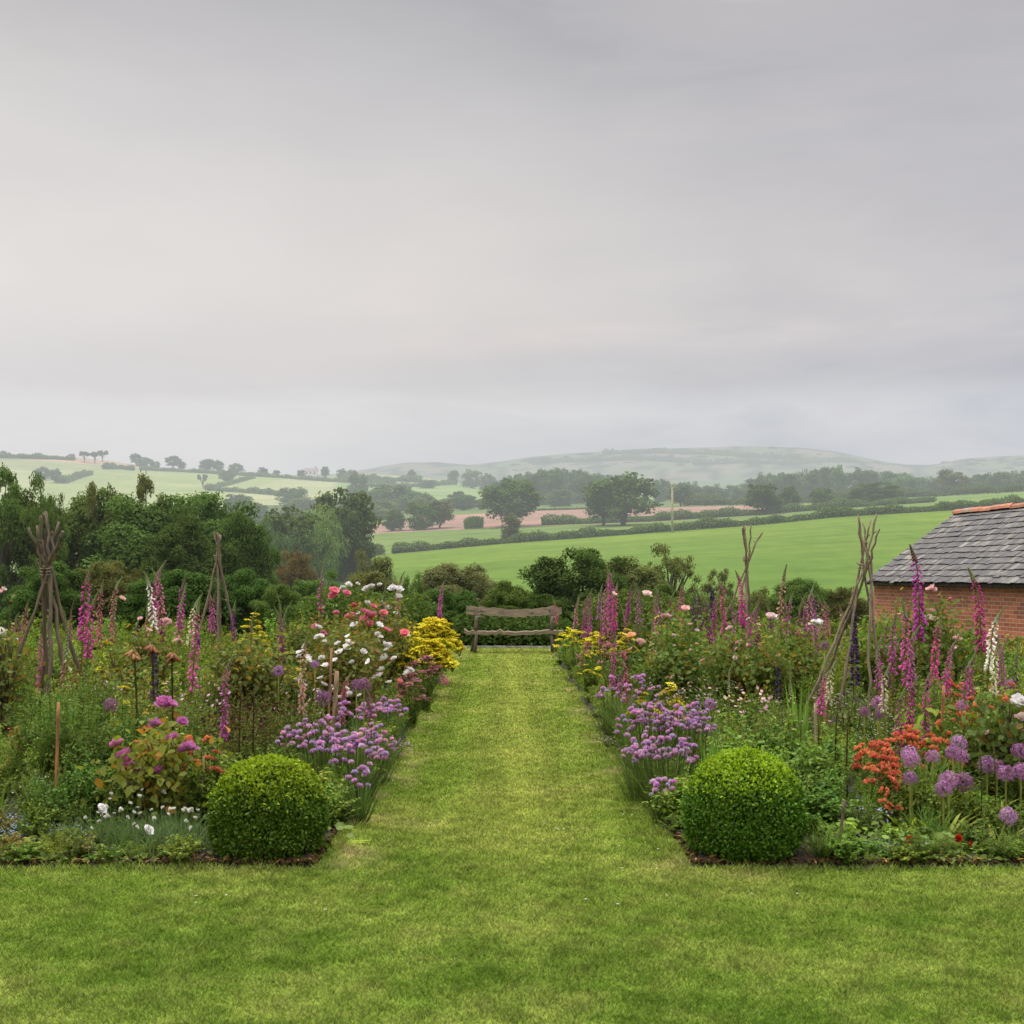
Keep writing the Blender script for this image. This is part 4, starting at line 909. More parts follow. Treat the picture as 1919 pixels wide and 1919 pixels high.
FOXES+=[
# left border
(152,1052,12.,'high','magenta','tall bold magenta foxglove right of the thick mossy wigwam',.02,1),
(160,1100,11.9,'high','magenta','shorter magenta foxglove leaning on the bold one by the mossy wigwam'),
(205,1076,18.5,'full','rosy','slim rosy foxglove against dark trees, right one of a pair'),
(190,1084,18.5,'full','rosy','slim rosy foxglove against dark trees, left one of a pair'),
(174,1112,18.,'full','rosy','small rosy foxglove left of the slim pair'),
(280,1044,16.2,'high','magenta','magenta foxglove standing highest left of the white one'),
(298,1066,15.6,'high','white','white foxglove in the left border before the dark trees'),
(312,1062,15.2,'lush','pink','purple-pink foxglove touching the white one in the left border'),
(338,1072,15.8,'high','magenta','magenta foxglove right of the white one, against dark trees'),
(326,1088,15.,'gone','pink','half-faded pink foxglove below and right of the white one'),
(283,1108,16.,'gone','rosy','reddish faded foxglove under the highest magenta one'),
(348,1106,14.4,'high','cream','creamy green foxglove right of the white one'),
(357,1112,12.,'full','magenta','curved magenta foxglove leaning right in the middle of the left border',.07,1),
(426,1222,9.9,'full','magenta','loose magenta foxglove standing nearest, above the left box ball'),
(398,1102,18.6,'high','magenta','magenta foxglove seen through the small slim wigwam'),
(406,1105,18.3,'high','pink','pink foxglove seen through the small slim wigwam'),
(2,1215,10.,'full','magenta','magenta foxglove cut by the left edge of the photo'),
(80,1160,12.8,'full','magenta','magenta foxglove between the legs of the thick mossy wigwam'),
(18,1142,18.,'full','rosy','small rosy foxglove above the white roses at the left edge'),
(38,1152,18.,'full','rosy','small rosy foxglove between the white roses and the mossy wigwam'),
(122,1128,11.4,'bud','cream','bent green foxglove in bud before the mossy wigwam',.06),
(118,1185,11.6,'gone','rosy','faded foxglove low right of the mossy wigwam'),
(540,1132,17.,'full','purple','dusky purple foxglove between the small wigwam and the roses'),
(603,1036,19.,'gone','magenta','tall half-faded foxglove behind the pink roses'),
(746,1066,22.,'full','pink','pink foxglove peeping over the top of the white roses'),
(822,1088,24.5,'lush','magenta','lone magenta foxglove above the yellow mound left of the bench',0,1),
(714,1076,18.,'gone','purple','dusky faded foxglove rising through the white roses'),
(563,1180,11.2,'full','apricot','pale peach foxglove with big bells left of the white roses'),
(640,1255,11.8,'full','magenta','low magenta foxglove under the white roses'),
(697,1285,12.2,'full','deep','small dark magenta foxglove below the white roses near the chives'),
(522,1110,16.5,'gone','rosy','reddish seeding foxglove left of the roses'),
]
for f in FOXES: foxglove(*f)

# --- roses
def rose_bush(px,D,ytop,wpx,leafcol,blooms,label,seed,nl=1500,name='rose_bush',cat='rose',Ls=.05,extra=None):
    nl=int(nl*(1.7 if cat=='rose' and Ls<.06 else 1.1)); Ls*=1.12; r=RNG(seed); h=Z(ytop,D); w=wpx*D/F; t=thing(name,label,cat,(X(px,D),D,0))
    st=MB(); fo=MB(); ends=[]
    for i in range(13):
        a=r.random()*6.283; s=w*.5*r.random()**.6; hh=h*(.65+.33*r.random())*(1-.3*(2*s/w)**2); u=np.linspace(0,1,7)[:,None]
        pts=np.hstack([np.array([math.cos(a),math.sin(a)])*s*u**1.3,hh*u-.05]); pts[1:]+=r.normal(size=(6,3))*.025
        st.tube(pts,np.linspace(.011,.004,7),5,(.13,.085,.05),rng=r,cap=False); ends.append(pts)
        for k in range(3):
            j=r.integers(3,6); p=pts[j]; e=p+np.array([r.normal()*.14,r.normal()*.14,.12+.12*r.random()]); st.tube([p,(p+e)/2+.02*r.normal(size=3),e],[.005,.004,.003],4,(.14,.10,.05),cap=False); ends.append(np.vstack([p,(p+e)/2,e]))
    E=np.vstack(ends); E=E[E[:,2]>.16*h]
    i=r.integers(0,len(E),nl); P=E[i]+r.normal(size=(nl,3))*np.array([.10,.10,.075])
    A=r.normal(size=(nl,3)); A[:,2]-=.6; Nh=np.array([0,-.25,.8])+P*np.array([1,1,0])/max(w*.5,.1)*.6+.5*r.normal(size=(nl,3)); L=Ls*(.6+.7*r.random(nl))
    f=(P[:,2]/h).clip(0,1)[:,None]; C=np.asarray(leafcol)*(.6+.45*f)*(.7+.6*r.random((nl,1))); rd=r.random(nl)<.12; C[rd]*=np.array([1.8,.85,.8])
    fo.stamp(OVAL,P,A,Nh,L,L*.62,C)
    obj('stems',st.mesh('rose_stems',BARK),t); obj('foliage',fo.mesh('rose_leaves',LEAF),t)
    tips=np.array([e[-1] for e in ends]); q=0
    for kind,n,size in blooms:
        for k in range(n):
            for _ in range(12):
                a=r.random()*6.283; p=np.array([math.cos(a)*w*.5*r.random()**.5,-abs(math.sin(a))*w*.5*r.random()**.5,0]); p[2]=h*(.42+.58*r.random())*(1-.35*(2*math.hypot(p[0],p[1])/w)**2)
                j=np.argmin(((tips-p)**2).sum(1)); 
                if ((tips[j]-p)**2).sum()<.12: break
            p=p+np.array([0,-.03,.03]); m=BLOOM[kind][r.integers(0,3)]
            b=obj('bloom',m,t,p,(rad(-10)+r.random()*1.0,.5*r.normal(),r.random()*6),size*(.75+.45*r.random()))
            q+=1
    if extra:
        for kind,bx,by,size in extra:
            p=(X(bx,D)-X(px,D),-.10,Z(by,D)); obj('bloom',BLOOM[kind][q%3],t,p,(rad(32),.3*math.sin(q*2.1),q),size*(1.3 if kind=='mauve' else 1.0)); q+=1
    return t
G1=(.085,.13,.04); G2=(.10,.13,.045); G3=(.06,.105,.032); GY=(.135,.175,.045)
rose_bush(640,13.4,1165,230,G2,[('white',46,.95)],'big loose white rose bush beside the path on the left',101,2600,extra=[('white',655,1205,1.4),('white',725,1210,1.5),('white',722,1235,1.4),('white',640,1222,1.3),('white',668,1172,1.3),('white',712,1172,1.2),('pink',706,1222,1.),('white',597,1176,1.2),('white',765,1262,1.3),('white',715,1265,1.2),('white',704,1270,1.2),('pink',750,1276,.9),('white',770,1255,1.2)])
rose_bush(665,16.2,1098,200,G2,[('pink',13,1.15),('red',6,.8)],'bright pink rose bush behind the white one',102,2200,extra=[('pink',628,1110,2.0),('pink',651,1113,1.5),('pink',686,1150,1.9),('pink',698,1155,1.9),('pink',660,1158,2.1),('pink',685,1162,1.9),('pink',694,1170,1.6),('pink',720,1150,1.5),('pink',722,1180,1.3),('red',665,1136,1.2),('pink',632,1150,1.3),('pink',735,1182,1.1),('pink',760,1188,1.8),('pink',625,1118,1.6)])
rose_bush(715,18.5,1092,130,G2,[('white',16,1.2)],'tall white rose at the back behind the pink roses',103,1500,extra=[('white',690,1105,1.9),('white',698,1102,1.8),('white',738,1104,1.9),('white',748,1105,1.8),('white',748,1119,1.5),('white',654,1097,1.5),('white',645,1103,1.4),('white',713,1097,1.1),('white',730,1141,1.6),('white',690,1130,1.2),('white',742,1150,1.1),('white',671,1095,1.0)])
rose_bush(600,17.4,1130,150,G3,[('pink',3,.6)],'leafy rose with few small buds left of the pink roses',104,1500)
rose_bush(300,8.75,1345,150,GY,[],'mauve rose bush with yellowing leaves at the front of the left border',105,1000,Ls=.061,extra=[('mauve',316,1318,1.25),('mauve',310,1316,1.1),('mauve',325,1318,1.1),('mauve',296,1357,1.15),('mauve',228,1392,1.1),('mauve',241,1412,1.2),('mauve',248,1420,1.1),('mauve',245,1442,1.3),('mauve',258,1436,1.),('mauve',360,1401,1.25),('mauve',352,1403,1.),('mauve',331,1381,1.),('mauve',304,1441,.9),('mauve',348,1352,.9)])
rose_bush(1265,14.4,1145,150,G1,[('blush',4,.7),('pale',5,.8)],'pale pink rose bush beside the path on the right',106,2400,extra=[('pale',1198,1203,1.3),('pale',1203,1206,1.2),('pale',1181,1216,.8),('apricot',1181,1193,1.6),('blush',1235,1235,1.2),('pale',1238,1237,1.),('pale',1248,1155,.9)])
rose_bush(1385,14.,1160,200,G1,[('pale',6,.7),('blush',4,.7)],'spreading leafy rose with pale blooms in the middle of the right border',107,2600,extra=[('pale',1384,1208,1.7),('pale',1378,1206,1.3),('pale',1391,1211,1.3),('blush',1371,1205,1.),('pale',1361,1238,1.1),('pink',1363,1237,.7),('blush',1365,1179,1.2),('pale',1315,1238,.9)])
rose_bush(1262,16.8,1118,110,G3,[],'rose with two pale pink blooms behind the spreading one',108,1300,extra=[('pale',1282,1142,1.6),('pale',1246,1156,1.7),('pale',1250,1154,1.3),('pink',1242,1157,1.2)])
rose_bush(1210,19.,1110,70,G3,[],'small rose with one blush bloom among the foxgloves right of the bench',109,700,extra=[('blush',1210,1114,1.9),('blush',1149,1114,1.3),('blush',1214,1116,1.5)])
rose_bush(1470,14.8,1150,150,G1,[],'dark leafy rose left of the largest wigwam with white blooms',110,2300,extra=[('blush',1441,1157,1.8),('white',1446,1158,1.4),('white',1524,1168,1.5),('white',1530,1170,1.7),('white',1519,1168,1.4),('blush',1400,1160,.8)])
rose_bush(1740,13.6,1078,190,G1,[('pale',5,.8)],'tall rose against the barn wall with pink blooms',111,2600,extra=[('pale',1739,1104,1.5),('pale',1742,1107,1.2),('blush',1737,1161,1.6),('blush',1731,1160,1.3),('blush',1744,1162,1.3),('pink',1774,1124,.9),('pale',1785,1196,1.4),('pale',1790,1199,1.),('pale',1741,1145,1.),('pale',1835,1200,1.)])
rose_bush(1662,15.,1100,130,(.10,.17,.035),[],'bright green leafy rose right behind the largest wigwam',112,1500)
rose_bush(260,13.5,1120,130,G2,[('pink',1,.7)],'loose rose with small pink buds below the white foxglove',113,1300,extra=[('pale',234,1122,1.),('pale',283,1181,1.),('pale',317,1166,1.4),('pale',322,1170,1.),('pale',336,1200,.9),('pale',268,1160,.8)])
rose_bush(470,12.5,1172,200,G2,[('red',3,.5)],'reddish-stemmed rose out of bloom in the middle of the left border',114,2300)
rose_bush(20,14.,1160,110,G2,[],'white rose at the left edge by the mossy wigwam',115,1000,extra=[('white',10,1188,1.9),('white',14,1190,1.5),('white',30,1198,1.4),('white',28,1200,1.2),('white',8,1184,1.2),('pale',18,1185,1.)])
rose_bush(5,12.,1085,40,G2,[],'blush climbing rose shoot at the very left edge',116,420,extra=[('pale',8,1110,.8),('blush',14,1105,.8)])
# peonies
rose_bush(1885,9.4,1300,90,G3,[],'white peony with big open flowers at the right edge',117,1300,'peony','peony',.062,extra=[('white',1898,1314,1.7),('white',1890,1318,1.4),('white',1906,1316,1.4),('blush',1908,1345,1.6),('blush',1914,1347,1.3),('blush',1846,1370,1.),('pale',1912,1372,1.)])

# --- chives
def chive_head():
    r=RNG(5); n=95; d=nrm(r.normal(size=(n,3))); d[:,2]=np.where(d[:,2]<-.35,-d[:,2],d[:,2]); A=nrm(d+np.array([0,0,.5]))
    mb=MB(); f=(.5+.5*d[:,2])[:,None]; C=(np.array([.60,.33,.57])*(1-f)+np.array([.86,.60,.80])*f)*(.75+.5*r.random((n,1)))
    mb.stamp(LANCE,d*.006,A,d+.3*r.normal(size=(n,3)),.018+.006*r.random(n),.011,C); return mb.mesh('chive_head',PETALM)
CHIVE=chive_head()
def chives(px,yb_D,wpx,ytop,n,label,seed,dark=1.):
    D=yb_D; r=RNG(seed); h=max(.2,Z(ytop,D)); w=wpx*D/F; t=thing('chive_clump',label,'chives',(X(px,D),D,0),group='chive clumps along the path')
    mb=MB(); k=int(420*max(.3,w)); a=r.random(k)*6.283; s=r.random(k)**.5*.5; P=np.stack([np.cos(a)*s*w*.7,np.sin(a)*s*w*.7,np.zeros(k)],1)
    A=np.stack([np.cos(a)*s*1.1,np.sin(a)*s*1.1,np.ones(k)],1)+.12*r.normal(size=(k,3)); L=h*(.55+.45*r.random(k))
    mb.stamp(BLADE,P,A,np.stack([-np.cos(a),-np.sin(a),np.full(k,.3)],1),L,.006,np.array([.055,.095,.04])*(.6+.8*r.random((k,1))))
    heads=[]
    for i in range(int(n*1.35)):
        a=r.random()*6.283; q=r.random()**.55*.5; p=np.array([math.cos(a)*q*w,math.sin(a)*q*w*.9,h*(.72+.28*r.random())*(1-.9*q*q)])
        mb.tube([p*np.array([.5,.5,0]),p*np.array([.8,.8,.55]),p],[.003,.0025,.002],3,(.06,.10,.04),cap=False); heads.append(p)
    obj('leaves',mb.mesh('chive_leaves',LEAF),t)
    for p in heads:
        m=r.random(); obj('flower_head',CHIVE,t,p,(.3*r.normal(),.3*r.normal(),r.random()*6),.78+.5*m,color=(dark*(.8+.3*r.random()),dark*(.75+.3*r.random()),dark*(.85+.2*r.random())))
for c in [
(1225,10.8,150,1313,62,'fullest chive clump, packed with lilac heads beside the right box ball'),
(1290,10.9,120,1318,48,'lilac chive clump at the right of the fullest one'),
(1250,9.6,130,1372,46,'chive clump sprawling onto the path left of the right box ball'),
(1205,10.0,100,1378,26,'low chive clump at the path edge in front of the fullest one'),
(1200,12.6,90,1262,24,'smaller chive clump behind the fullest one'),
(1148,13.6,60,1265,18,'chive clump at the path edge under the narrow foxglove'),
(1245,9.0,50,1450,9,'few chives leaning over bare soil by the right box ball'),
(595,10.2,150,1345,52,'lilac chive clump right behind the left box ball'),
(655,9.9,140,1372,46,'chive clump overhanging the path edge near the left box ball'),
(700,10.8,90,1358,30,'chive clump at the path edge behind the overhanging one'),
(715,12.6,100,1305,40,'farthest chive clump on the left path edge'),
(655,11.6,70,1310,14,'sparse chive clump in front of the white roses'),
(672,9.1,60,1432,9,'few chives leaning over the path right of the left box ball')]:
    chives(*c,seed=int(c[0]*3+c[1]*7),dark=.95)

# --- alliums
def allium_head(seed,col,gone=False):
    r=RNG(seed); n=240; d=nrm(r.normal(size=(n,3))); d=d[d[:,2]>-.75]; n=len(d); R=.062*(.8+.25*r.random(n)); mb=MB()
    m=n//2; mb.stamp(STRAIGHT,np.zeros((m,3)),d[:m],(0,.3,1),R[:m],.0015,np.array(col)*.6)
    C=np.array(col)*(.65+.7*r.random((n,1))); P=d*R[:,None]
    for k in range(3):
        A=r.normal(size=(n,3)); A=A-(A*d).sum(1,keepdims=True)*d*.7; mb.stamp(LANCE,P,A,d,.014,.006,C)
    mb.stamp(BLOB,[(0,0,0)],(1,0,0),(0,0,1),.012,.012,np.array(col)*.4,H=.012)
    return mb.mesh('allium_head',PETALM)
ALH=[allium_head(s,c) for s,c in((1,(.47,.22,.42)),(2,(.53,.29,.50)),(3,(.34,.16,.26)))]
def allium(px,py,D,v,label,size=1.,lean=0.):
    z=Z(py,D); t=thing('allium',label,'allium',(X(px,D)+lean,D,0),group='purple alliums of the borders'); r=RNG(int(px*3+py))
    pts=np.array([(0,0,-.03),(-lean*.3,0,z*.4),(-lean*.75,0,z*.8),(-lean,0,z)]); mb=MB(); mb.tube(pts,.0065,6,(.17,.21,.07)); obj('stem',mb.mesh('allium_stem',LEAF),t)
    obj('flower_head',ALH[v],t,(-lean,0,z),(.4*r.normal(),.4*r.normal(),r.random()*6),size*.95)
    if D<10.5:
        mb=MB(); n=5; a=r.random(n)*6.28; mb.stamp(BLADE,np.zeros((n,3)),np.stack([np.cos(a),np.sin(a),.7+.5*r.random(n)],1),(0,0,1),.32,.035,np.array([.20,.24,.07])*(.7+.6*r.random((n,1)))); obj('leaves',mb.mesh('allium_leaves',LEAF),t)
for a in [(1704,1413,8.7,1,'allium head at the upper left of the near right group'),(1709,1424,8.55,0,'big allium head overlapping the upper left one'),(1748,1418,8.9,0,'allium head between the left pair and the pointed cluster',.85),
(1706,1458,8.5,0,'small low allium head on two stems, leftmost of the right alliums',.85),(1797,1393,9.2,1,'highest allium head, against the orange flowers',1.05),(1786,1411,8.8,0,'allium head just below the highest one',.9),(1803,1418,8.9,0,'allium head tucked right of the highest pair',.85),
(1778,1462,8.45,0,'allium head on the left of the lower middle trio',1.1),(1806,1466,8.5,2,'dusky faded allium head on the right of the lower middle trio',1.15),(1768,1478,8.3,0,'lowest allium head of the lower middle trio',.95),
(1850,1433,9.,0,'pale allium head left of the right-edge alliums',1.1),(1868,1436,9.1,2,'dusky allium head behind the pale one near the right edge',.9),(1885,1450,8.8,0,'round allium head low near the right edge',1.05),(1913,1446,8.7,0,'allium head cut by the right edge, lower one'),(1910,1408,9.1,0,'allium head cut by the right edge, middle one'),(1915,1366,9.6,2,'dark allium head high at the right edge'),
(1890,1530,8.1,1,'lone low allium head near the lawn at right',1.,-.08),(1899,1437,9.3,0,'small allium head between the two right-edge groups',.6),
(1645,1317,10.9,0,'purple allium head behind the legs of the largest wigwam'),(1620,1334,10.4,2,'dark plum allium head at the foot of the largest wigwam',.8),(1648,1340,10.6,2,'dim allium head low behind the largest wigwam',.8),(1803,1322,10.2,0,'allium head among the orange flowers under the barn wall',.8),
(1545,1210,13.,2,'dark maroon head left of the largest wigwam',.8),(1893,1283,11.,0,'dim purple allium head under the barn wall',.8),
(522,1258,12.2,1,'pale purple allium head left of the white roses',1.),(513,1260,12.4,1,'small pale allium behind the pale purple one',.7),(606,1308,10.8,2,'dark open allium head below the white roses',1.2),(682,1284,12.,2,'dusky open allium head under the white roses near the path',1.2),(668,1284,12.3,2,'second dusky allium head under the white roses',1.),
(208,1322,10.,2,'faded allium head right of the bamboo cane',1.),(590,1245,13.,1,'faint lilac allium head under the rose leaves',.8),(1330,1320,11.6,1,'pale mauve allium right behind the chives',1.)]: allium(*a)

# --- yellow yarrow-like mounds
def yarrow_head(seed,col):
    r=RNG(seed); n=46; a=r.random(n)*6.283; q=r.random(n)**.5; P=np.stack([np.cos(a)*q*.05,np.sin(a)*q*.05,.012*(1-q*q)+.006*r.random(n)],1)
    mb=MB(); mb.stamp(HEXA,P,(1,0,0),np.array([0,0,1.])+.35*r.normal(size=(n,3)),.009,.009,np.array(col)*(.75+.45*r.random((n,1))),H=.01)
    for k in range(7): mb.tube([(0,0,-.05),(P[k]*np.array([.8,.8,.5]))],[.002,.0015],3,(.12,.16,.04),cap=False)
    return mb.mesh('flower_cluster',PETALM)
YH=[yarrow_head(s,(.76,.66,.045)) for s in range(3)]; YD=[yarrow_head(s,(.72,.64,.05)) for s in range(3)]; AH=[yarrow_head(9,(.40,.13,.16)),yarrow_head(10,(.48,.22,.22))]
def umbel_plant(name,cat,px,D,ytop,wpx,n,heads,label,seed,leafcol=(.08,.13,.04),hs=1.,low=.55):
    r=RNG(seed); h=Z(ytop,D); w=wpx*D/F; t=thing(name,label,cat,(X(px,D),D,0)); mb=MB()
    stems_plant(mb,r,h*.92,w*.5,34,26,.075,.02,leafcol,LANCE,.1); obj('foliage',mb.mesh('umbel_leaves',GMATS),t)
    for i in range(int(n*1.1)):
        a=r.random()*6.283; q=r.random()**.5; p=(math.cos(a)*q*w*.5,math.sin(a)*q*w*.5-.03,h*(1-(1-low)*q*q)*(.93+.09*r.random()))
        obj('flower_cluster',heads[i%len(heads)],t,p,(.25*r.normal()-.2*math.sin(a)*q,.25*r.normal()+.2*math.cos(a)*q,r.random()*6),hs*(.75+.5*r.random()))
for q in [(812,20.5,1160,105,90,'big mound of bright yellow flowers left of the bench'),(800,18.4,1196,95,60,'lower front part of yellow flowers spilling to the path, left side'),(768,21.5,1168,50,20,'small yellow clump behind the big mound at left'),
(1075,21.5,1174,75,34,'yellow flower clump touching the right end of the bench'),(1118,19.6,1186,70,26,'yellow clump at the path edge right of the bench'),(1172,18.4,1178,50,22,'small bright yellow clump under the foxglove cluster'),(1105,17.6,1222,40,10,'few yellow heads low at the right path edge'),
(475,16.5,1148,60,26,'yellow flower clump behind the reddish rose in the left border'),(1197,12.6,1286,36,9,'small yellow clump among the chives, left one'),(1252,12.2,1282,52,18,'flat yellow heads right of the small clump above the chives'),(205,13.6,1205,40,8,'few yellow heads among ferns in the left border'),(548,12.6,1206,40,10,'yellow flowers glimpsed left of the white roses'),(1236,18.,1142,30,8,'tiny yellow clump behind the pale pink rose bush'),(235,11.5,1275,30,5,'few yellow heads low in the left border')]:
    umbel_plant('yarrow','yarrow',q[0],q[1],q[2],q[3],q[4],YH if q[4]>=18 and q[0]<900 else YD,q[5],int(q[0]),hs=1.9 if q[4]>40 else 1.15 if q[4]>=18 else .95)
for q in [(795,16.4,1228,85,50,'dusky pink flower mound in front of the yellow mound at left'),(770,14.6,1262,60,26,'smaller dusky pink mound at the left path edge'),(1150,17.2,1196,60,18,'dusky pink heads between yellow flowers right of the path'),(1098,19.,1200,36,10,'dusky pink tuft below the yellow clump right of the bench')]:
    umbel_plant('masterwort','masterwort',q[0],q[1],q[2],q[3],q[4],AH,q[5],int(q[0]),hs=1.0)

# --- orange Peruvian lilies
def trumpet_head(seed,col):
    r=RNG(seed); mb=MB()
    for k in range(7):
        a=k*.9+r.random(); el=.35+.5*r.random(); ax=np.array([math.cos(a)*math.cos(el),math.sin(a)*math.cos(el),math.sin(el)]); p=ax*.022
        ref=np.cross(ax,[0,0,1.]); ref/=np.linalg.norm(ref); up=np.cross(ref,ax); g=np.arange(6)*math.pi/3
        A=ax*.75+np.cos(g)[:,None]*ref*.65+np.sin(g)[:,None]*up*.65
        mb.stamp(PETAL,np.tile(p,(6,1)),A,np.tile(ax,(6,1)),.036,.018,(np.array(col)*(.7+.55*r.random((6,1)))+np.array([0,.05,.02])*r.random((6,1))))
        mb.tube([(0,0,-.04),p],[.002,.002],3,(.10,.15,.04),cap=False)
    return mb.mesh('alstroemeria_head',PETALM)
OH=[trumpet_head(s,(.84,.25,.13)) for s in(1,2,3)]
def lily_orange(px,D,ytop,wpx,n,label):
    r=RNG(int(px*5)); h=Z(ytop,D); w=wpx*D/F*1.3; t=thing('peruvian_lily',label,'peruvian lily',(X(px,D),D,0),group='orange lilies of the borders'); mb=MB(); n=int(n*1.35)
    stems_plant(mb,r,h*.95,w*.5,26,30,.075,.017,(.085,.14,.045),LANCE,.15); obj('foliage',mb.mesh('lily_leaves',GMATS),t)
    for i in range(n):
        a=r.random()*6.283; q=r.random()**.5; obj('flower_head',OH[i%3],t,(math.cos(a)*q*w*.5,math.sin(a)*q*w*.5,h*(1-.42*q*q)*(.80+.22*r.random())),(.3*r.normal(),.3*r.normal(),r.random()*6),.45+.32*r.random())
for q in [(1640,9.3,1372,70,30,'orange lilies at the left of the orange drift'),(1655,8.9,1408,55,26,'lowest orange lilies, over the left alliums'),(1700,9.6,1362,70,26,'orange lilies in the middle of the orange drift'),(1760,9.5,1362,64,30,'orange lilies behind the highest allium'),(1790,10.3,1325,70,22,'orange lilies behind the cane in the orange drift'),(1832,10.5,1305,60,22,'orange lilies under the barn wall, right of the cane'),(1780,11.,1262,50,18,'orange lilies under the magenta foxgloves by the barn wall'),(1890,10.6,1285,50,10,'orange lilies near the right edge under the barn wall'),(1745,11.4,1290,50,12,'orange lilies glimpsed left of the cane'),(1668,8.6,1462,30,6,'tiny orange tuft below the lowest orange lilies'),(1810,12.,1265,40,12,'orange lilies at the foot of the barn wall'),
(372,8.9,1365,60,10,'orange lilies beside the mauve rose in the left border'),(398,8.9,1372,30,5,'few orange lilies between mauve rose and left box ball'),(275,9.2,1360,40,5,'orange lily tuft left of the mauve rose blooms')]: lily_orange(*q)

# --- generic border plants, shared meshes
PL={}
def plant_mesh(key,fn,mats=GMATS):
    mb=MB(); r=RNG(sum(map(ord,key))); fn(mb,r); PL[key]=mb.mesh(key,mats)
def dots(mb,r,tips,n,col,s,spread):
    i=r.integers(0,len(tips),n); P=tips[i]+r.normal(size=(n,3))*spread; mb.stamp(HEXA,P,(1,0,0),np.array([0,-.6,1.])+.5*r.normal(size=(n,3)),s,s,np.array(col)*(.8+.35*r.random((n,1))),mat=2)
for v in range(3):
    plant_mesh(f'leafy{v}',lambda mb,r:stems_plant(mb,r,1.,.40,30,40,.105,.064,(.095,.15,.042),OVAL,.25))
    plant_mesh(f'narrow{v}',lambda mb,r:stems_plant(mb,r,1.,.32,24,85,.11,.020,(.075,.115,.038),LANCE,.1,cv=.35,base=.14,h0=.65))
    plant_mesh(f'feather{v}',lambda mb,r:stems_plant(mb,r,1.,.38,26,95,.075,.011,(.12,.18,.045),LANCE,.05,cv=.4,upl=.5))
    plant_mesh(f'reddish{v}',lambda mb,r:stems_plant(mb,r,1.,.38,26,46,.08,.05,(.125,.13,.05),OVAL,.2,stemcol=(.12,.06,.035),cv=.5))
    plant_mesh(f'broad{v}',lambda mb,r:stems_plant(mb,r,.85,.42,20,9,.24,.17,(.10,.165,.042),OVAL,.35,t0=.4))
    plant_mesh(f'blade{v}',lambda mb,r:mb.stamp(BLADE,np.hstack([r.normal(size=(120,2))*.06,np.zeros((120,1))]),np.hstack([r.normal(size=(120,2))*.28,np.ones((120,1))]),r.normal(size=(120,3)),.6+.5*r.random(120),.016,np.array([.075,.13,.045])*(.6+.8*r.random((120,1)))))
    plant_mesh(f'dense{v}',lambda mb,r:stems_plant(mb,r,1.,.44,38,50,.085,.057,(.068,.115,.036),OVAL,.3,cv=.35))
    plant_mesh(f'fern{v}',lambda mb,r:stems_plant(mb,r,.9,.55,22,80,.09,.016,(.12,.20,.045),LANCE,.5,cv=.3,t0=.2,upl=.0))
def flowery(colr,s,n,h=.5,leafc=(.075,.115,.045),tpl=LANCE,L=.05,W=.014):
    def f(mb,r):
        t=stems_plant(mb,r,h,.24,34,26,L,W,leafc,tpl,.15,cv=.4); dots(mb,r,t,n,colr,s,.03)
    return f
plant_mesh('forgetmenot0',flowery((.42,.55,.80),.008,110,.36,(.055,.075,.035))); plant_mesh('forgetmenot1',flowery((.50,.60,.82),.008,80,.3,(.06,.06,.04)))
plant_mesh('whitestar0',flowery((.8,.8,.72),.009,50,.4)); plant_mesh('mauvestar0',flowery((.45,.22,.42),.012,60,.55)); plant_mesh('plum0',flowery((.060,.016,.022),.012,45,.6,(.09,.085,.04)))
plant_mesh('pinkstar0',flowery((.75,.48,.50),.010,50,.4)); plant_mesh('redstar0',flowery((.5,.05,.06),.016,24,.55))
def rosette(mb,r,c=(.19,.25,.06),n=11,L=.17,W=.065):
    a=np.arange(n)*2.4; A=np.stack([np.cos(a),np.sin(a),.35+.6*r.random(n)],1); mb.stamp(OVAL,np.zeros((n,3)),A,(0,0,1),L*(.7+.5*r.random(n)),W,np.array(c)*(.7+.6*r.random((n,1))))
plant_mesh('rosette0',rosette)
plant_mesh('sword0',lambda mb,r:mb.stamp(STRAIGHT,np.hstack([r.normal(size=(16,2))*.05,np.zeros((16,1))]),np.hstack([r.normal(size=(16,2))*.10,np.ones((16,1))]),r.normal(size=(16,3)),.55+.25*r.random(16),.028,np.array([.10,.19,.05])*(.7+.6*r.random((16,1)))))
def lily(mb,r):
    u=np.linspace(0,1,8); pts=np.stack([.02*np.sin(u*3),.01*u,u],1); mb.tube(pts,np.linspace(.009,.006,8),5,(.05,.04,.025),mat=1); n=120; t=.1+.85*r.random(n); g=r.random(n)*6.28
    P=np.stack([np.interp(t,u,pts[:,k]) for k in range(3)],1); mb.stamp(LANCE,P,np.stack([np.cos(g),np.sin(g),.1+.3*r.random(n)],1),(0,0,1),.10*(1.1-.5*t),.012,np.array([.075,.10,.035])*(.6+.8*r.random((n,1))))
def lilybud(mb,r):
    lily(mb,r); n=9; g=np.arange(n)*.8; mb.stamp(BLOB,np.stack([.03*np.cos(g),.03*np.sin(g),1-.06*r.random(n)],1),np.stack([np.cos(g)*.7,np.sin(g)*.7,-.3-.8*r.random(n)],1),(0,0,1),.034,.012,np.array([.20,.12,.09])*(.7+.6*r.random((n,1))),H=.011)
plant_mesh('lily0',lily); plant_mesh('lilybud0',lilybud)
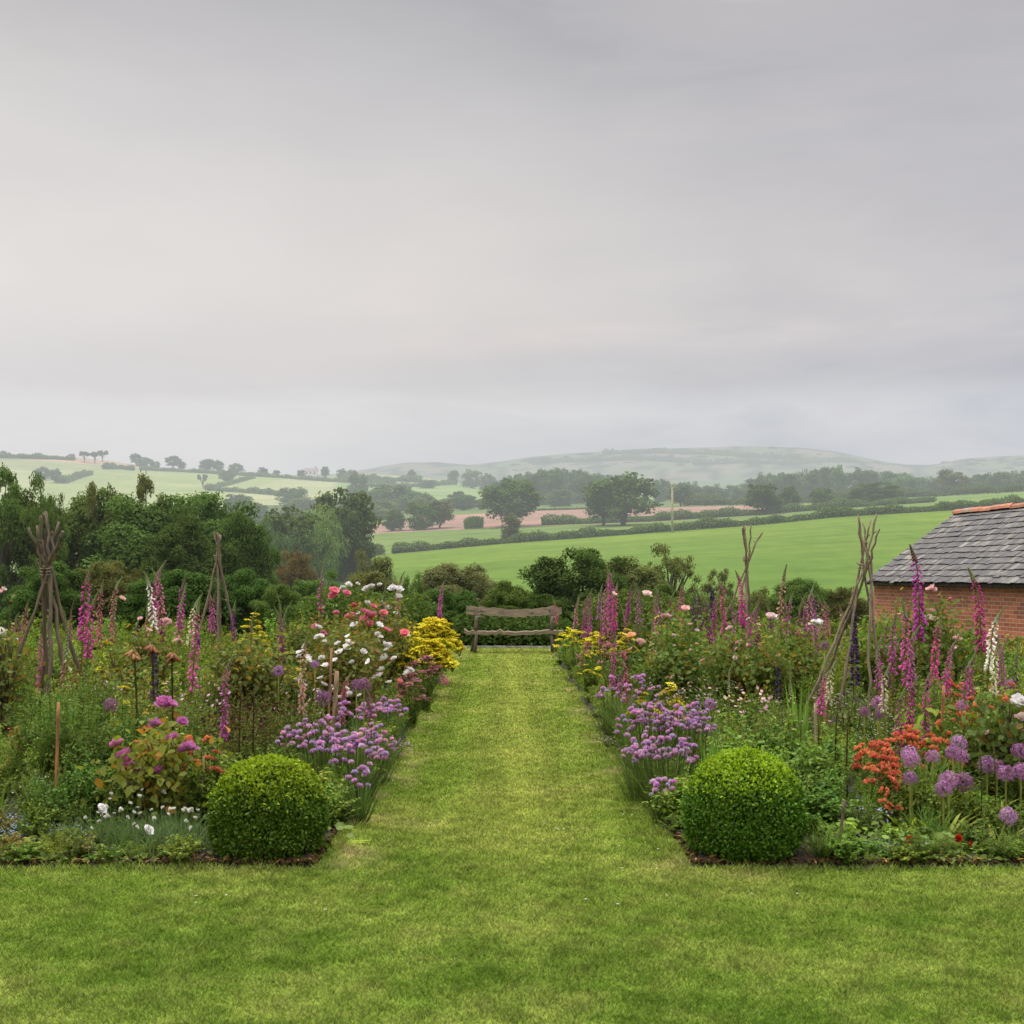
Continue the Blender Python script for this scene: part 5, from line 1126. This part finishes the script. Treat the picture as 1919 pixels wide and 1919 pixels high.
def lupin(mb,r):
    stems_plant(mb,r,.55,.3,14,14,.10,.02,(.08,.13,.045),LANCE,.2); n=120; t=r.random(n); g=r.random(n)*6.28; R=.028*(1-.75*t)+.004
    mb.tube([(0,0,0),(0,0,.98)],[.008,.004],5,(.1,.13,.05)); mb.stamp(BLOB,np.stack([np.cos(g)*R,np.sin(g)*R,.55+.45*t],1),np.stack([np.cos(g),np.sin(g),.4*np.ones(n)],1),(0,0,1),.016*(1-.5*t),.010,np.array([.105,.065,.135])*(.5+.9*r.random((n,1))),H=.010,mat=2)
plant_mesh('lupin0',lupin)
def pinks(mb,r):
    n=170; mb.stamp(BLADE,np.hstack([r.normal(size=(n,2))*.12,np.zeros((n,1))]),np.hstack([r.normal(size=(n,2))*.45,np.ones((n,1))]),r.normal(size=(n,3)),.16+.12*r.random(n),.007,np.array([.075,.12,.085])*(.6+.7*r.random((n,1))))
plant_mesh('pinks0',pinks)
FILL=0
def put(key,name,cat,px,D,h,label,group=None,w=None,color=None,seed=0):
    r=random.Random(int(px*13+D*101)); s=h; sx=(w or h)
    o=obj(name,PL[key],None,(X(px,D),D,.0),(0,0,r.random()*6.28),(sx,sx,s),color); return setp(o,label,cat,group)
# notable single plants
for q in [('lilybud0','tall_lily',250,9.6,1215,'dark lily stem in bud, left of a pair above the mauve rose'),('lilybud0','tall_lily',324,9.8,1220,'dark lily stem in bud, right of a pair above the mauve rose'),('lilybud0','tall_lily',285,10.6,1205,'dark purple-topped lily stem behind the budding pair in the left border'),
('lily0','tall_lily',450,9.7,1275,'dark narrow-leaved lily stem above the left box ball, left of two'),('lily0','tall_lily',475,9.9,1285,'dark narrow-leaved lily stem above the left box ball, right of two'),
('lily0','tall_lily',1570,9.4,1318,'dark lily stem right of the right box ball, left of two'),('lily0','tall_lily',1590,9.2,1325,'dark lily stem right of the right box ball, right of two'),('lily0','tall_lily',1532,9.7,1345,'slim dark lily stem behind the right box ball'),('lily0','tall_lily',1836,8.6,1400,'dark lily stem between the right alliums'),('lily0','tall_lily',1862,8.7,1398,'dark lily stem near the right-edge alliums'),('lily0','tall_lily',1503,9.9,1350,'thin dark lily stem above the right box ball'),
('sword0','sword_leaved_iris',1497,11.4,1262,'clump of upright sword leaves left of the largest wigwam'),('sword0','sword_leaved_iris',1328,9.5,1345,'pale sword leaves between chives and the right box ball'),
('lupin0','lupin',1600,13.8,1130,'purple lupin behind the left legs of the largest wigwam'),('lupin0','lupin',1602,12.4,1175,'second purple lupin lower among the wigwam legs'),('lupin0','lupin',1335,19.,1100,'dark lupin behind the thick magenta foxglove'),('lupin0','lupin',1459,12.,1245,'dark seeding lupin in the shade below the white-bloomed rose'),('lupin0','lupin',290,11.2,1218,'purple lupin in the middle of the left border')]:
    put(q[0],q[1],q[1].replace('_',' ').replace('sword leaved iris','iris').replace('tall lily','lily'),q[2],q[3],Z(q[4],q[3])*(.98 if q[0]!='sword0' else 1.25),q[5],w=Z(q[4],q[3])*(1. if q[0]!='sword0' else 1.1))
for i,(px,D,hh_) in enumerate([(95,9.6,1.0),(128,10.1,1.02),(150,9.5,.95),(178,10.4,1.05),(205,9.8,.98),(238,10.2,.98),(262,9.5,.85),(120,10.9,1.05),(165,11.2,1.08),(215,11.,1.0),(300,10.4,.95),(340,10.,.85),(75,10.2,.95)]):
    put('narrow'+str(i%3),'narrow_leaved_aster','aster',px,D,hh_,'tall dark narrow-leaved stems behind the bamboo cane in the left border','tall asters behind the bamboo cane',w=.95,color=(.85,.95,.9))
for i,(px,D,hh_) in enumerate([(118,8.75,.52),(150,8.6,.50),(182,8.7,.56),(212,8.85,.55),(140,9.05,.62),(240,8.6,.42),(178,9.1,.64)]):
    put('dense'+str(i%3),'bushy_perennial','perennial',px,D,hh_,'dark broad-leaved bushy plant right of the bamboo cane','dark bushy plants right of the bamboo cane',w=.62,color=(.72,.85,.75))
for i,(px,D,hh_) in enumerate([(1400,9.4,.66),(1440,9.0,.58),(1475,9.3,.66),(1515,9.0,.58),(1550,9.4,.62),(1420,9.9,.74),(1470,10.,.75),(1530,9.8,.7),(1365,9.7,.66),(1500,8.6,.45),(1535,8.5,.36)]):
    put(['leafy','dense'][i%2]+str(i%3),'raspberry_leaved_shrub','shrub',px,D,hh_,'leafy mid-green bush right behind the right box ball','leafy bushes behind the right box ball',w=.78,color=(.95,1.08,1.))
# small front plants
for q in [('rosette0','primrose',122,7.95,.20,'pale leaf rosette at the lawn edge on the left'),('rosette0','primrose',648,8.35,.20,'yellow-green leaf rosette right of the left box ball'),('rosette0','primrose',1873,7.95,.21,'yellow-green leaf rosette at the lawn edge far right'),('rosette0','primrose',1905,7.9,.17,'second leaf rosette at the right edge by the lawn'),('rosette0','primrose',1310,7.95,.17,'bright leaf at the path side of the right box ball')]:
    put(*q[:2],'primrose',*q[2:],w=1.0)
pk=[(205,8.2,'white pinks with grey leaves, leftmost at the lawn front'),(255,8.0,'white pinks with grey leaves in the middle of the lawn front'),(320,8.05,'white pinks next to the left box ball, with button flowers'),(365,8.0,'sparse white pinks touching the left box ball'),(285,8.4,'white pinks at the back of the little white group')]
BUTTON=rose_mesh((.80,.80,.70),55,.016,.8)
for px,D,l in pk:
    t=thing('garden_pink',l,'pinks',(X(px,D),D,0)); r=RNG(int(px)); obj('leaves',PL['pinks0'],t)
    for k in range(9):
        p=np.array([.17*r.normal(),.12*r.normal(),.20+.14*r.random()]); obj('bloom',BUTTON,t,p,(.6+.3*r.normal(),.3*r.normal(),r.random()*6),.8+.4*r.random())
        mb=MB(); mb.tube([p*np.array([.4,.4,0]),p],[.0022,.002],3,(.09,.13,.08),cap=False); obj('stem',mb.mesh('pink_stem',LEAF),t)
for px,py,D in((190,1516,8.15),(277,1556,7.95)):
    t=thing('garden_pink','large white pink in front of the mauve rose, '+('left of two' if px<200 else 'right of two'),'pinks',(X(px,D),D,0)); z=Z(py,D)
    mb=MB(); mb.tube([(0,.02,0),(0,0,z)],[.003,.003],4,(.09,.13,.08)); mb.stamp(BLADE,np.zeros((24,3)),np.hstack([RNG(2).normal(size=(24,2))*.4,np.ones((24,1))]),(0,0,1),.18,.008,(.08,.13,.08)); obj('leaves',mb.mesh('pk',LEAF),t); obj('bloom',BLOOM['white'][0],t,(0,-.01,z),(.9,0,1),1.0)
# nasturtiums with dark red flowers
def nasturtium(px,D,label,n):
    t=thing('nasturtium',label,'nasturtium',(X(px,D),D,0)); r=RNG(int(px)); mb=MB()
    for k in range(9):
        a=r.random()*6.28; p=np.array([math.cos(a)*.16*r.random(),math.sin(a)*.12*r.random(),.05+.10*r.random()]); mb.tube([(0,0,0),p],[.003,.002],3,(.2,.22,.08),cap=False)
        mb.stamp(HEXA,[p],(1,0,0),np.array([0,-.5,1.])+.4*r.normal(size=3),.022+.018*r.random(),.028,np.array([.10,.165,.06])*(.7+.6*r.random()),H=-.03)
    obj('leaves',mb.mesh('nast_leaves',LEAF),t)
    for k in range(n): obj('bloom',BLOOM['crimson'][k%3],t,(.04+.07*k-.05,-.08,.13-.04*k),(1.1,0,k),.75)
nasturtium(1790,7.98,'nasturtium with dark red flowers at the lawn edge on the right',2); nasturtium(1700,7.95,'nasturtium with round pale leaves left of the dark red flowers',1); nasturtium(1830,8.1,'leafy nasturtium between the red one and the leaf rosette',0); nasturtium(632,8.15,'tiny nasturtium at the path side of the left box ball',0)

# filler plants: envelope of the borders
def envelope(x,D):
    s=min(D-7.7,(abs(x)-1.1)*1.35); return float(np.interp(s,[0,.35,.9,1.8,3.,5.],[.15,.29,.50,.80,1.0,1.08]))
ZN=random.Random(12)
KEYS={ # name, category, label tail
'leafy':('leafy_perennial','perennial','leafy green perennial without flowers in the {}'),'narrow':('narrow_leaved_aster','aster','dark narrow-leaved stems out of flower in the {}'),'feather':('feathery_fennel','fennel','light feathery green foliage plant in the {}'),
'reddish':('bronze_perennial','perennial','bronze-tinged leafy plant in the {}'),'broad':('broad_leaved_perennial','perennial','broad-leaved green plant in the {}'),'blade':('ornamental_grass','grass','tuft of long green blades in the {}'),'dense':('bushy_perennial','perennial','dense dark green bushy plant in the {}'),'fern':('fern','fern','arching bright green fern in the {}')}
def zone(px,D):
    if px<946:
        if D<9.3: return {'dense':4,'leafy':2,'narrow':1,'blade':1.5,'reddish':.5,'feather':.6}
        if D<12.5: return {'narrow':4,'leafy':2,'feather':2.5,'reddish':2.2,'dense':2,'broad':.6,'blade':.6}
        return {'fern':3.2,'leafy':2.5,'feather':2.2,'reddish':1.4,'broad':.8,'dense':.7}
    if D<9.3: return {'dense':2,'leafy':2.5,'narrow':2,'blade':1.2,'broad':.7,'feather':.8}
    if D<12.5: return {'leafy':3,'narrow':2.4,'dense':2.2,'feather':1,'blade':.8,'broad':.5}
    return {'leafy':3,'dense':2.4,'feather':1.2,'reddish':.9,'fern':1,'broad':.5}
placed=[]
def filler(side,n,Dlo,Dhi):
    global FILL
    c=0;tries=0
    while c<n and tries<n*60:
        tries+=1
        D=Dlo+(Dhi-Dlo)*ZN.random()**1.15; lim=(1960-CX)/F*D; x=ZN.uniform(1.17,min(lim+.1,7.9 if side>0 else 12.))*side; px=CX+x*F/D
        sp=.11+.019*D
        if D<8.8 and abs(abs(x)-1.515)<.46 and 7.75<D<8.62: continue
        if D-7.7<.12: continue
        if any((x-a)**2+(D-b)**2<sp*sp for a,b in placed): continue
        placed.append((x,D)); zn=zone(px,D); k=ZN.choices(list(zn),list(zn.values()))[0]
        h=envelope(x,D)*ZN.uniform(.72,1.08)
        if 1455<px<1730 and D<13.6: h=min(h,ZN.uniform(.38,.62))
        if px<70 and D<12.6: h=min(h,ZN.uniform(.45,.65))
        if 60<px<420 and D>12.6: h*=1.06
        if k in('blade',): h*=.8
        place='front' if D<9.3 else 'middle' if D<13.5 else 'back'; side_n='left' if side<0 else 'right'
        nm,cat,lab=KEYS[k]; v=ZN.randrange(3)
        br=ZN.uniform(.8,1.2); tint=(br*ZN.uniform(.85,1.2),br,br*ZN.uniform(.8,1.1))
        w=max(h*ZN.uniform(.85,1.15),.42) if h<.6 else h*ZN.uniform(.8,1.05)
        put(k+str(v),nm,cat,px,D,h,lab.format(f'{place} of the {side_n} border'),f'{nm.replace("_"," ")}s in the {place} of the {side_n} border',w,tint); c+=1
    FILL+=c
filler(-1,110,7.75,9.3); filler(-1,175,9.0,13.5); filler(-1,185,13,28)
filler(1,110,7.75,9.3); filler(1,165,9.0,13.5); filler(1,160,13,28)
# flowering fillers
for key,nm,cat,lab,pts,h in [
('forgetmenot0','forget_me_not','forget-me-not','sky blue forget-me-nots going over at the {} of the left border',[(15,8.1),(50,8.3),(95,8.25),(30,8.6),(130,8.2),(75,8.7),(150,8.5)],.42),
('forgetmenot1','forget_me_not','forget-me-not','pale blue forget-me-nots going over behind the alliums in the right border',[(1605,9.0),(1625,8.8),(1600,9.3),(1640,8.6)],.75),
('forgetmenot0','borage','borage','blue starry flowers low at the {} of the right border',[(1620,8.0),(1660,7.95),(1690,8.05),(1735,7.95),(1595,8.2)],.28),
('plum0','dark_columbine','columbine','plum-dark small-flowered plant above the left box ball',[(460,9.3),(430,9.4),(480,9.5),(375,9.1)],.6),
('mauvestar0','cranesbill','cranesbill','mauve cranesbill in the middle of the right border',[(1500,10.3),(1325,11.4),(1560,10.8)],.72),
('mauvestar0','cranesbill','cranesbill','mauve cranesbill beside the chives on the left path edge',[(690,10.2),(720,11.6),(735,12.2)],.42),
('whitestar0','white_starflower','starflower','tiny white flowers right of the bamboo cane in the left border',[(75,9.1),(68,9.4)],.8),
('pinkstar0','pink_thrift','thrift','tiny pink flowers at the lawn edge of the left border',[(180,7.88),(205,7.86),(160,7.9)],.22),
('pinkstar0','pink_thrift','thrift','tiny pale pink flowers on the path edge far right side',[(1135,14.4),(1120,15.6),(1145,13.)],.3),
('plum0','dark_burnet','burnet','dark maroon seedy stems among the reddish rose in the left border',[(392,10.6),(415,11.2),(440,10.4),(468,11.),(495,10.8),(520,11.6),(545,11.),(455,12.)],1.25),
('pinkstar0','pale_astrantia','astrantia','tiny pale pink flowers scattered in the middle of the left border',[(240,12.4),(360,11.6),(330,12.8),(500,13.),(560,12.2),(410,13.2),(180,13.)],1.9),
('pinkstar0','pale_astrantia','astrantia','tiny pale pink flowers scattered in the middle of the right border',[(1240,13.6),(1300,12.6),(1350,13.4),(1420,12.2),(1480,11.6),(1600,12.),(1290,12.)],1.75),
('whitestar0','white_starflower','starflower','tiny white flowers behind the orange lilies',[(1720,11.8),(1790,11.4),(1660,10.9),(1850,11.6)],1.5),
('redstar0','red_avens','avens','red starry flowers by the mossy wigwam leg in the left border',[(22,11.),(52,10.4),(30,10.6)],.85)]:
    for px,D in pts: put(key,nm,cat,px,D,h,lab.format('front'),nm.replace('_',' ')+'s '+lab.format('front')[-28:],w=max(.75,h))
# edge plants overhanging the path, one by one along both sides
EDG=random.Random(5)
for side in(-1,1):
    D=8.9
    while D<27:
        k=EDG.choice(['leafy','dense','dense','feather','leafy','narrow']); h=EDG.uniform(.24,.44)*(1+.025*(D-9)); px=CX+side*(1.22+EDG.uniform(0,.14))*F/D
        put(k+str(EDG.randrange(3)),'edging_perennial','perennial',px,D,h,f'low leafy plant spilling over the {"left" if side<0 else "right"} edge of the path',f'low plants along the {"left" if side<0 else "right"} path edge',w=EDG.uniform(.5,.7),color=(EDG.uniform(.8,1.3),1.,.9)); D+=EDG.uniform(.2,.36)

for side in(-1,1):
    D=8.75
    while D<13.5:
        k=EDG.choice(['leafy','dense','leafy','broad','feather']); h=EDG.uniform(.26,.42); px=CX+side*(1.2+EDG.uniform(0,.25))*F/D
        put(k+str(EDG.randrange(3)),'edging_perennial','perennial',px,D,h,f'leafy plant among the chives on the {"left" if side<0 else "right"} path edge',f'leafy plants among the chives on the {"left" if side<0 else "right"}',w=EDG.uniform(.45,.6),color=(EDG.uniform(.9,1.3),1.05,.9)); D+=EDG.uniform(.16,.32)
# low plants along the lawn edge
for side in(-1,1):
    x=1.95
    while x<3.7:
        k=EDG.choice(['leafy','dense','feather','leafy','narrow','blade']); h=EDG.uniform(.13,.27); D=edge_front(x)+EDG.uniform(.10,.26); px=CX+side*x*F/D
        put(k+str(EDG.randrange(3)),'edging_perennial','perennial',px,D,h,f'low leafy plant along the lawn edge of the {"left" if side<0 else "right"} border',f'low plants along the lawn edge of the {"left" if side<0 else "right"} border',w=EDG.uniform(.35,.5),color=(EDG.uniform(.8,1.25),1.,.85)); x+=EDG.uniform(.10,.19)
for i in range(22):
    px,py=EDG.choice([(1225,1545),(1205,1590),(1240,1640),(1180,1700),(700,1660),(840,1780),(560,1720),(420,1690),(1480,1690),(1000,1560)]); D=2400*CH/(py-HY+EDG.uniform(-14,14)); mb=MB(); rr=RNG(i); g=np.arange(9)*.7
    mb.tube([(0,0,0),(0,0,.035)],[.0015,.001],3,(.1,.15,.04),cap=False); mb.stamp(LANCE,np.tile([0,0,.036],(9,1)),np.stack([np.cos(g),np.sin(g),.15*np.ones(9)],1),(0,0,1),.009,.005,(.85,.85,.82)); mb.stamp(HEXA,[(0,0,.037)],(1,0,0),(0,0,1),.003,.003,(.8,.6,.05))
    setp(obj('daisy',mb.mesh('daisy',PETALM),None,(X(px,D)+EDG.uniform(-.25,.25),D,0)),'tiny white daisy in the mown lawn','daisy','daisies in the lawn')
# ground cover: carpets of small leaves over the soil (nobody could count them)
def cover(name,side,n,seed,label):
    r=RNG(seed); D=7.69+(27.5-7.69)*r.random(n)**1.9; lim=np.minimum(.44*D,7.9 if side>0 else 12.); x=1.14+(lim-1.14)*r.random(n)**1.15
    edge=r.random(n)<.25; x[edge]=1.13+.3*r.random(edge.sum())**1.2
    patch=np.sin(x*5+seed)+np.sin(D*4.3+x*2)+.6*np.sin(x*11-D*3)+.5*r.normal(size=n); keep=patch>-.25
    ball=(abs(x-1.515)<.42)&(D<8.6); keep&=~(ball&(r.random(n)<.93)); keep&=~((x<1.5)&(D<8.1)&(r.random(n)<.7))
    x,D,patch=x[keep],D[keep],patch[keep]; n=len(x); z=.02+.16*r.random(n)**1.3*np.minimum(1,(D-7.7)*1.2+.25)
    A=r.normal(size=(n,3))*np.array([1,1,.5]); Nh=np.array([0,0,1.])+.4*r.normal(size=(n,3)); L=.03+.035*r.random(n)
    c=np.array([.07,.115,.034])*(.55+.8*r.random((n,1)))*(1+.12*patch[:,None]); mb=MB(); mb.stamp(OVAL,np.stack([side*x,D,z],1),A,Nh,L,L*.62,c.clip(.005,1))
    # the same tangle going on beyond the sides of the view
    m=30000; D=7.75+19*r.random(m)**1.3; x=np.minimum(.425*D+.05+2.6*r.random(m),7.8 if side>0 else 14.); hh=.25+.55*np.minimum(1,(D-7.7)/2)*(.6+.4*np.sin(x*4+D*3))
    d_=nrm(r.normal(size=(m,3))+np.array([0,-.3,.6])); L=.05+.06*r.random(m)
    mb.stamp(OVAL,np.stack([side*x,D,hh*r.random(m)**.7],1),r.normal(size=(m,3))-np.array([0,0,.5]),d_,L,L*.55,np.array([.08,.125,.036])*(.5+.9*r.random((m,1))))
    m=3200; D=7.67+1.6*r.random(m)**2; x=1.13+2.2*r.random(m)**1.2; k=r.random(m)<.4; x[k]=1.12+.35*r.random(k.sum()); D[k]=7.7+4*r.random(k.sum())
    q=.006+.016*r.random(m)**2; mb.stamp(BLOB,np.stack([side*x,D,.03+.015*r.random(m)],1),r.normal(size=(m,3)),r.normal(size=(m,3)),q,q,np.array([.045,.030,.020])*(.4+1.3*r.random((m,1))),H=q*.7)
    m=420; D=7.67+1.2*r.random(m)**1.6; x=1.13+2.2*r.random(m); mb.stamp(OVAL,np.stack([side*x,D,.05+.01*r.random(m)],1),r.normal(size=(m,3))*[1,1,.2],[0,0,1],.03+.03*r.random(m),.015,np.array([.20,.13,.06])*(.5+r.random((m,1))))
    setp(obj(name,mb.mesh(name,LEAF)),label,'ground cover',kind='stuff')
cover('ground_cover',-1,26000,1,'low leafy ground cover over the soil of the left border'); cover('ground_cover',1,26000,2,'low leafy ground cover over the soil of the right border')

# ------------------------------------------------------------------ sky, sun, camera
w=bpy.data.worlds.new('World'); SC.world=w; w.use_nodes=True; nt=w.node_tree; nt.nodes.clear()
out=nt.nodes.new('ShaderNodeOutputWorld'); sky=N(nt,'ShaderNodeTexSky'); sky.sky_type='NISHITA'; sky.sun_disc=False
SE,SR=rad(58),rad(-25); sky.sun_elevation=SE; sky.sun_rotation=SR; sky.dust_density=4
tc=N(nt,'ShaderNodeTexCoord'); v=tc.outputs['Generated']; s=N(nt,'ShaderNodeSeparateXYZ'); nt.links.new(v,s.inputs[0])
# overcast deck: darker belly towards the top of the view, pale near the hills, bright overhead
nz=N(nt,'ShaderNodeTexNoise'); nz.inputs['Scale'].default_value=2.3; nz.inputs['Detail'].default_value=8; nz.inputs['Roughness'].default_value=.56; nz.inputs['Distortion'].default_value=.55; nt.links.new(SCALEV(nt,v,(1.,1.,4.2)),nz.inputs['Vector']); n1=nz.outputs['Fac']
wv=MATH(nt,'ADD',s.outputs[2],MATH(nt,'MULTIPLY',MATH(nt,'SUBTRACT',n1,.5),.13))
base=RAMP(nt,wv,[(0.,(.63,.66,.68)),(.095,(.645,.66,.68)),(.125,(.67,.68,.695)),(.148,(.575,.58,.60)),(.175,(.575,.57,.585)),(.205,(.615,.60,.60)),(.26,(.60,.585,.585)),(.32,(.555,.545,.555)),(.42,(.485,.475,.488)),(.60,(1.45,1.45,1.48)),(1.,(2.9,2.92,2.95))])
n2=NOISE(nt,1.3,4,SCALEV(nt,v,(1.3,1.,2.6)),.5)
cl=RAMP(nt,n1,[(.28,(.80,.82,.85)),(.48,(1,1,1)),(.70,(1.14,1.11,1.09))]); c2=RAMP(nt,n2,[(.35,(.95,.955,.97)),(.65,(1.04,1.03,1.02))])
n3=NOISE(nt,5.,6,SCALEV(nt,v,(1.,1.,3.)),.55); c3=RAMP(nt,n3,[(.3,(.95,.952,.96)),(.7,(1.05,1.047,1.04))])
cc=MIXC(nt,1.,MIXC(nt,1.,MIXC(nt,1.,base,cl,'MULTIPLY'),c2,'MULTIPLY'),c3,'MULTIPLY')
xr=RAMP(nt,MATH(nt,'MULTIPLY_ADD',s.outputs[0],1.,.5),[(.1,(1.05,1.045,1.04)),(.5,(1,1,1)),(.9,(.88,.895,.94))]); cc=MIXC(nt,1.,cc,xr,'MULTIPLY')
# a brighter break in the cloud, low on the left
dd=N(nt,'ShaderNodeVectorMath',operation='SUBTRACT'); nt.links.new(v,dd.inputs[0]); dd.inputs[1].default_value=(-.40,.90,.225)
ln=N(nt,'ShaderNodeVectorMath',operation='LENGTH'); nt.links.new(SCALEV(nt,dd.outputs[0],(1.,1.,3.2)),ln.inputs[0])
br=MATH(nt,'MAXIMUM',0.,MATH(nt,'SUBTRACT',1.,MATH(nt,'ADD',MATH(nt,'MULTIPLY',ln.outputs['Value'],1.7),MATH(nt,'MULTIPLY',MATH(nt,'SUBTRACT',n1,.5),1.6))))
cc=MIXC(nt,MATH(nt,'MULTIPLY',br,.8),cc,(.83,.795,.775))
b1=N(nt,'ShaderNodeBackground'); nt.links.new(sky.outputs[0],b1.inputs[0]); b1.inputs[1].default_value=.05
b2=N(nt,'ShaderNodeBackground'); nt.links.new(cc,b2.inputs[0]); b2.inputs[1].default_value=1.03
mx=N(nt,'ShaderNodeMixShader'); mx.inputs[0].default_value=.95; nt.links.new(b1.outputs[0],mx.inputs[1]); nt.links.new(b2.outputs[0],mx.inputs[2]); nt.links.new(mx.outputs[0],out.inputs[0])
sl=bpy.data.lights.new('sun','SUN'); sl.energy=2.0; sl.angle=rad(25); sl.color=(1,.96,.9); so=bpy.data.objects.new('sun',sl); COL.objects.link(so)
from mathutils import Vector
az=SR; d=Vector((math.sin(az)*math.cos(SE),math.cos(az)*math.cos(SE),math.sin(SE))); so.rotation_euler=d.to_track_quat('Z','Y').to_euler(); so.location=(0,0,50)
cam=bpy.data.cameras.new('camera'); co=bpy.data.objects.new('camera',cam); COL.objects.link(co); co.location=(0,0,CH); co.rotation_euler=(rad(90),0,0)
cam.sensor_width=36; cam.lens=F/1919*36; cam.shift_x=(959.5-CX)/1919; cam.shift_y=(HY-959.5)/1919; cam.clip_end=12000; cam.clip_start=.05
cam.dof.use_dof=False
SC.camera=co
SC.view_settings.view_transform='Standard'; SC.view_settings.look='None'; SC.view_settings.exposure=0; SC.view_settings.gamma=1
cy=SC.cycles; cy.max_bounces=5; cy.diffuse_bounces=3; cy.glossy_bounces=1; cy.transmission_bounces=3; cy.transparent_max_bounces=4; cy.use_denoising=True; cy.use_adaptive_sampling=True; cy.adaptive_threshold=.02
cy.caustics_reflective=False; cy.caustics_refractive=False
SC.render.resolution_x=1024; SC.render.resolution_y=1024
print('fillers',FILL,'objects',len(SC.objects))
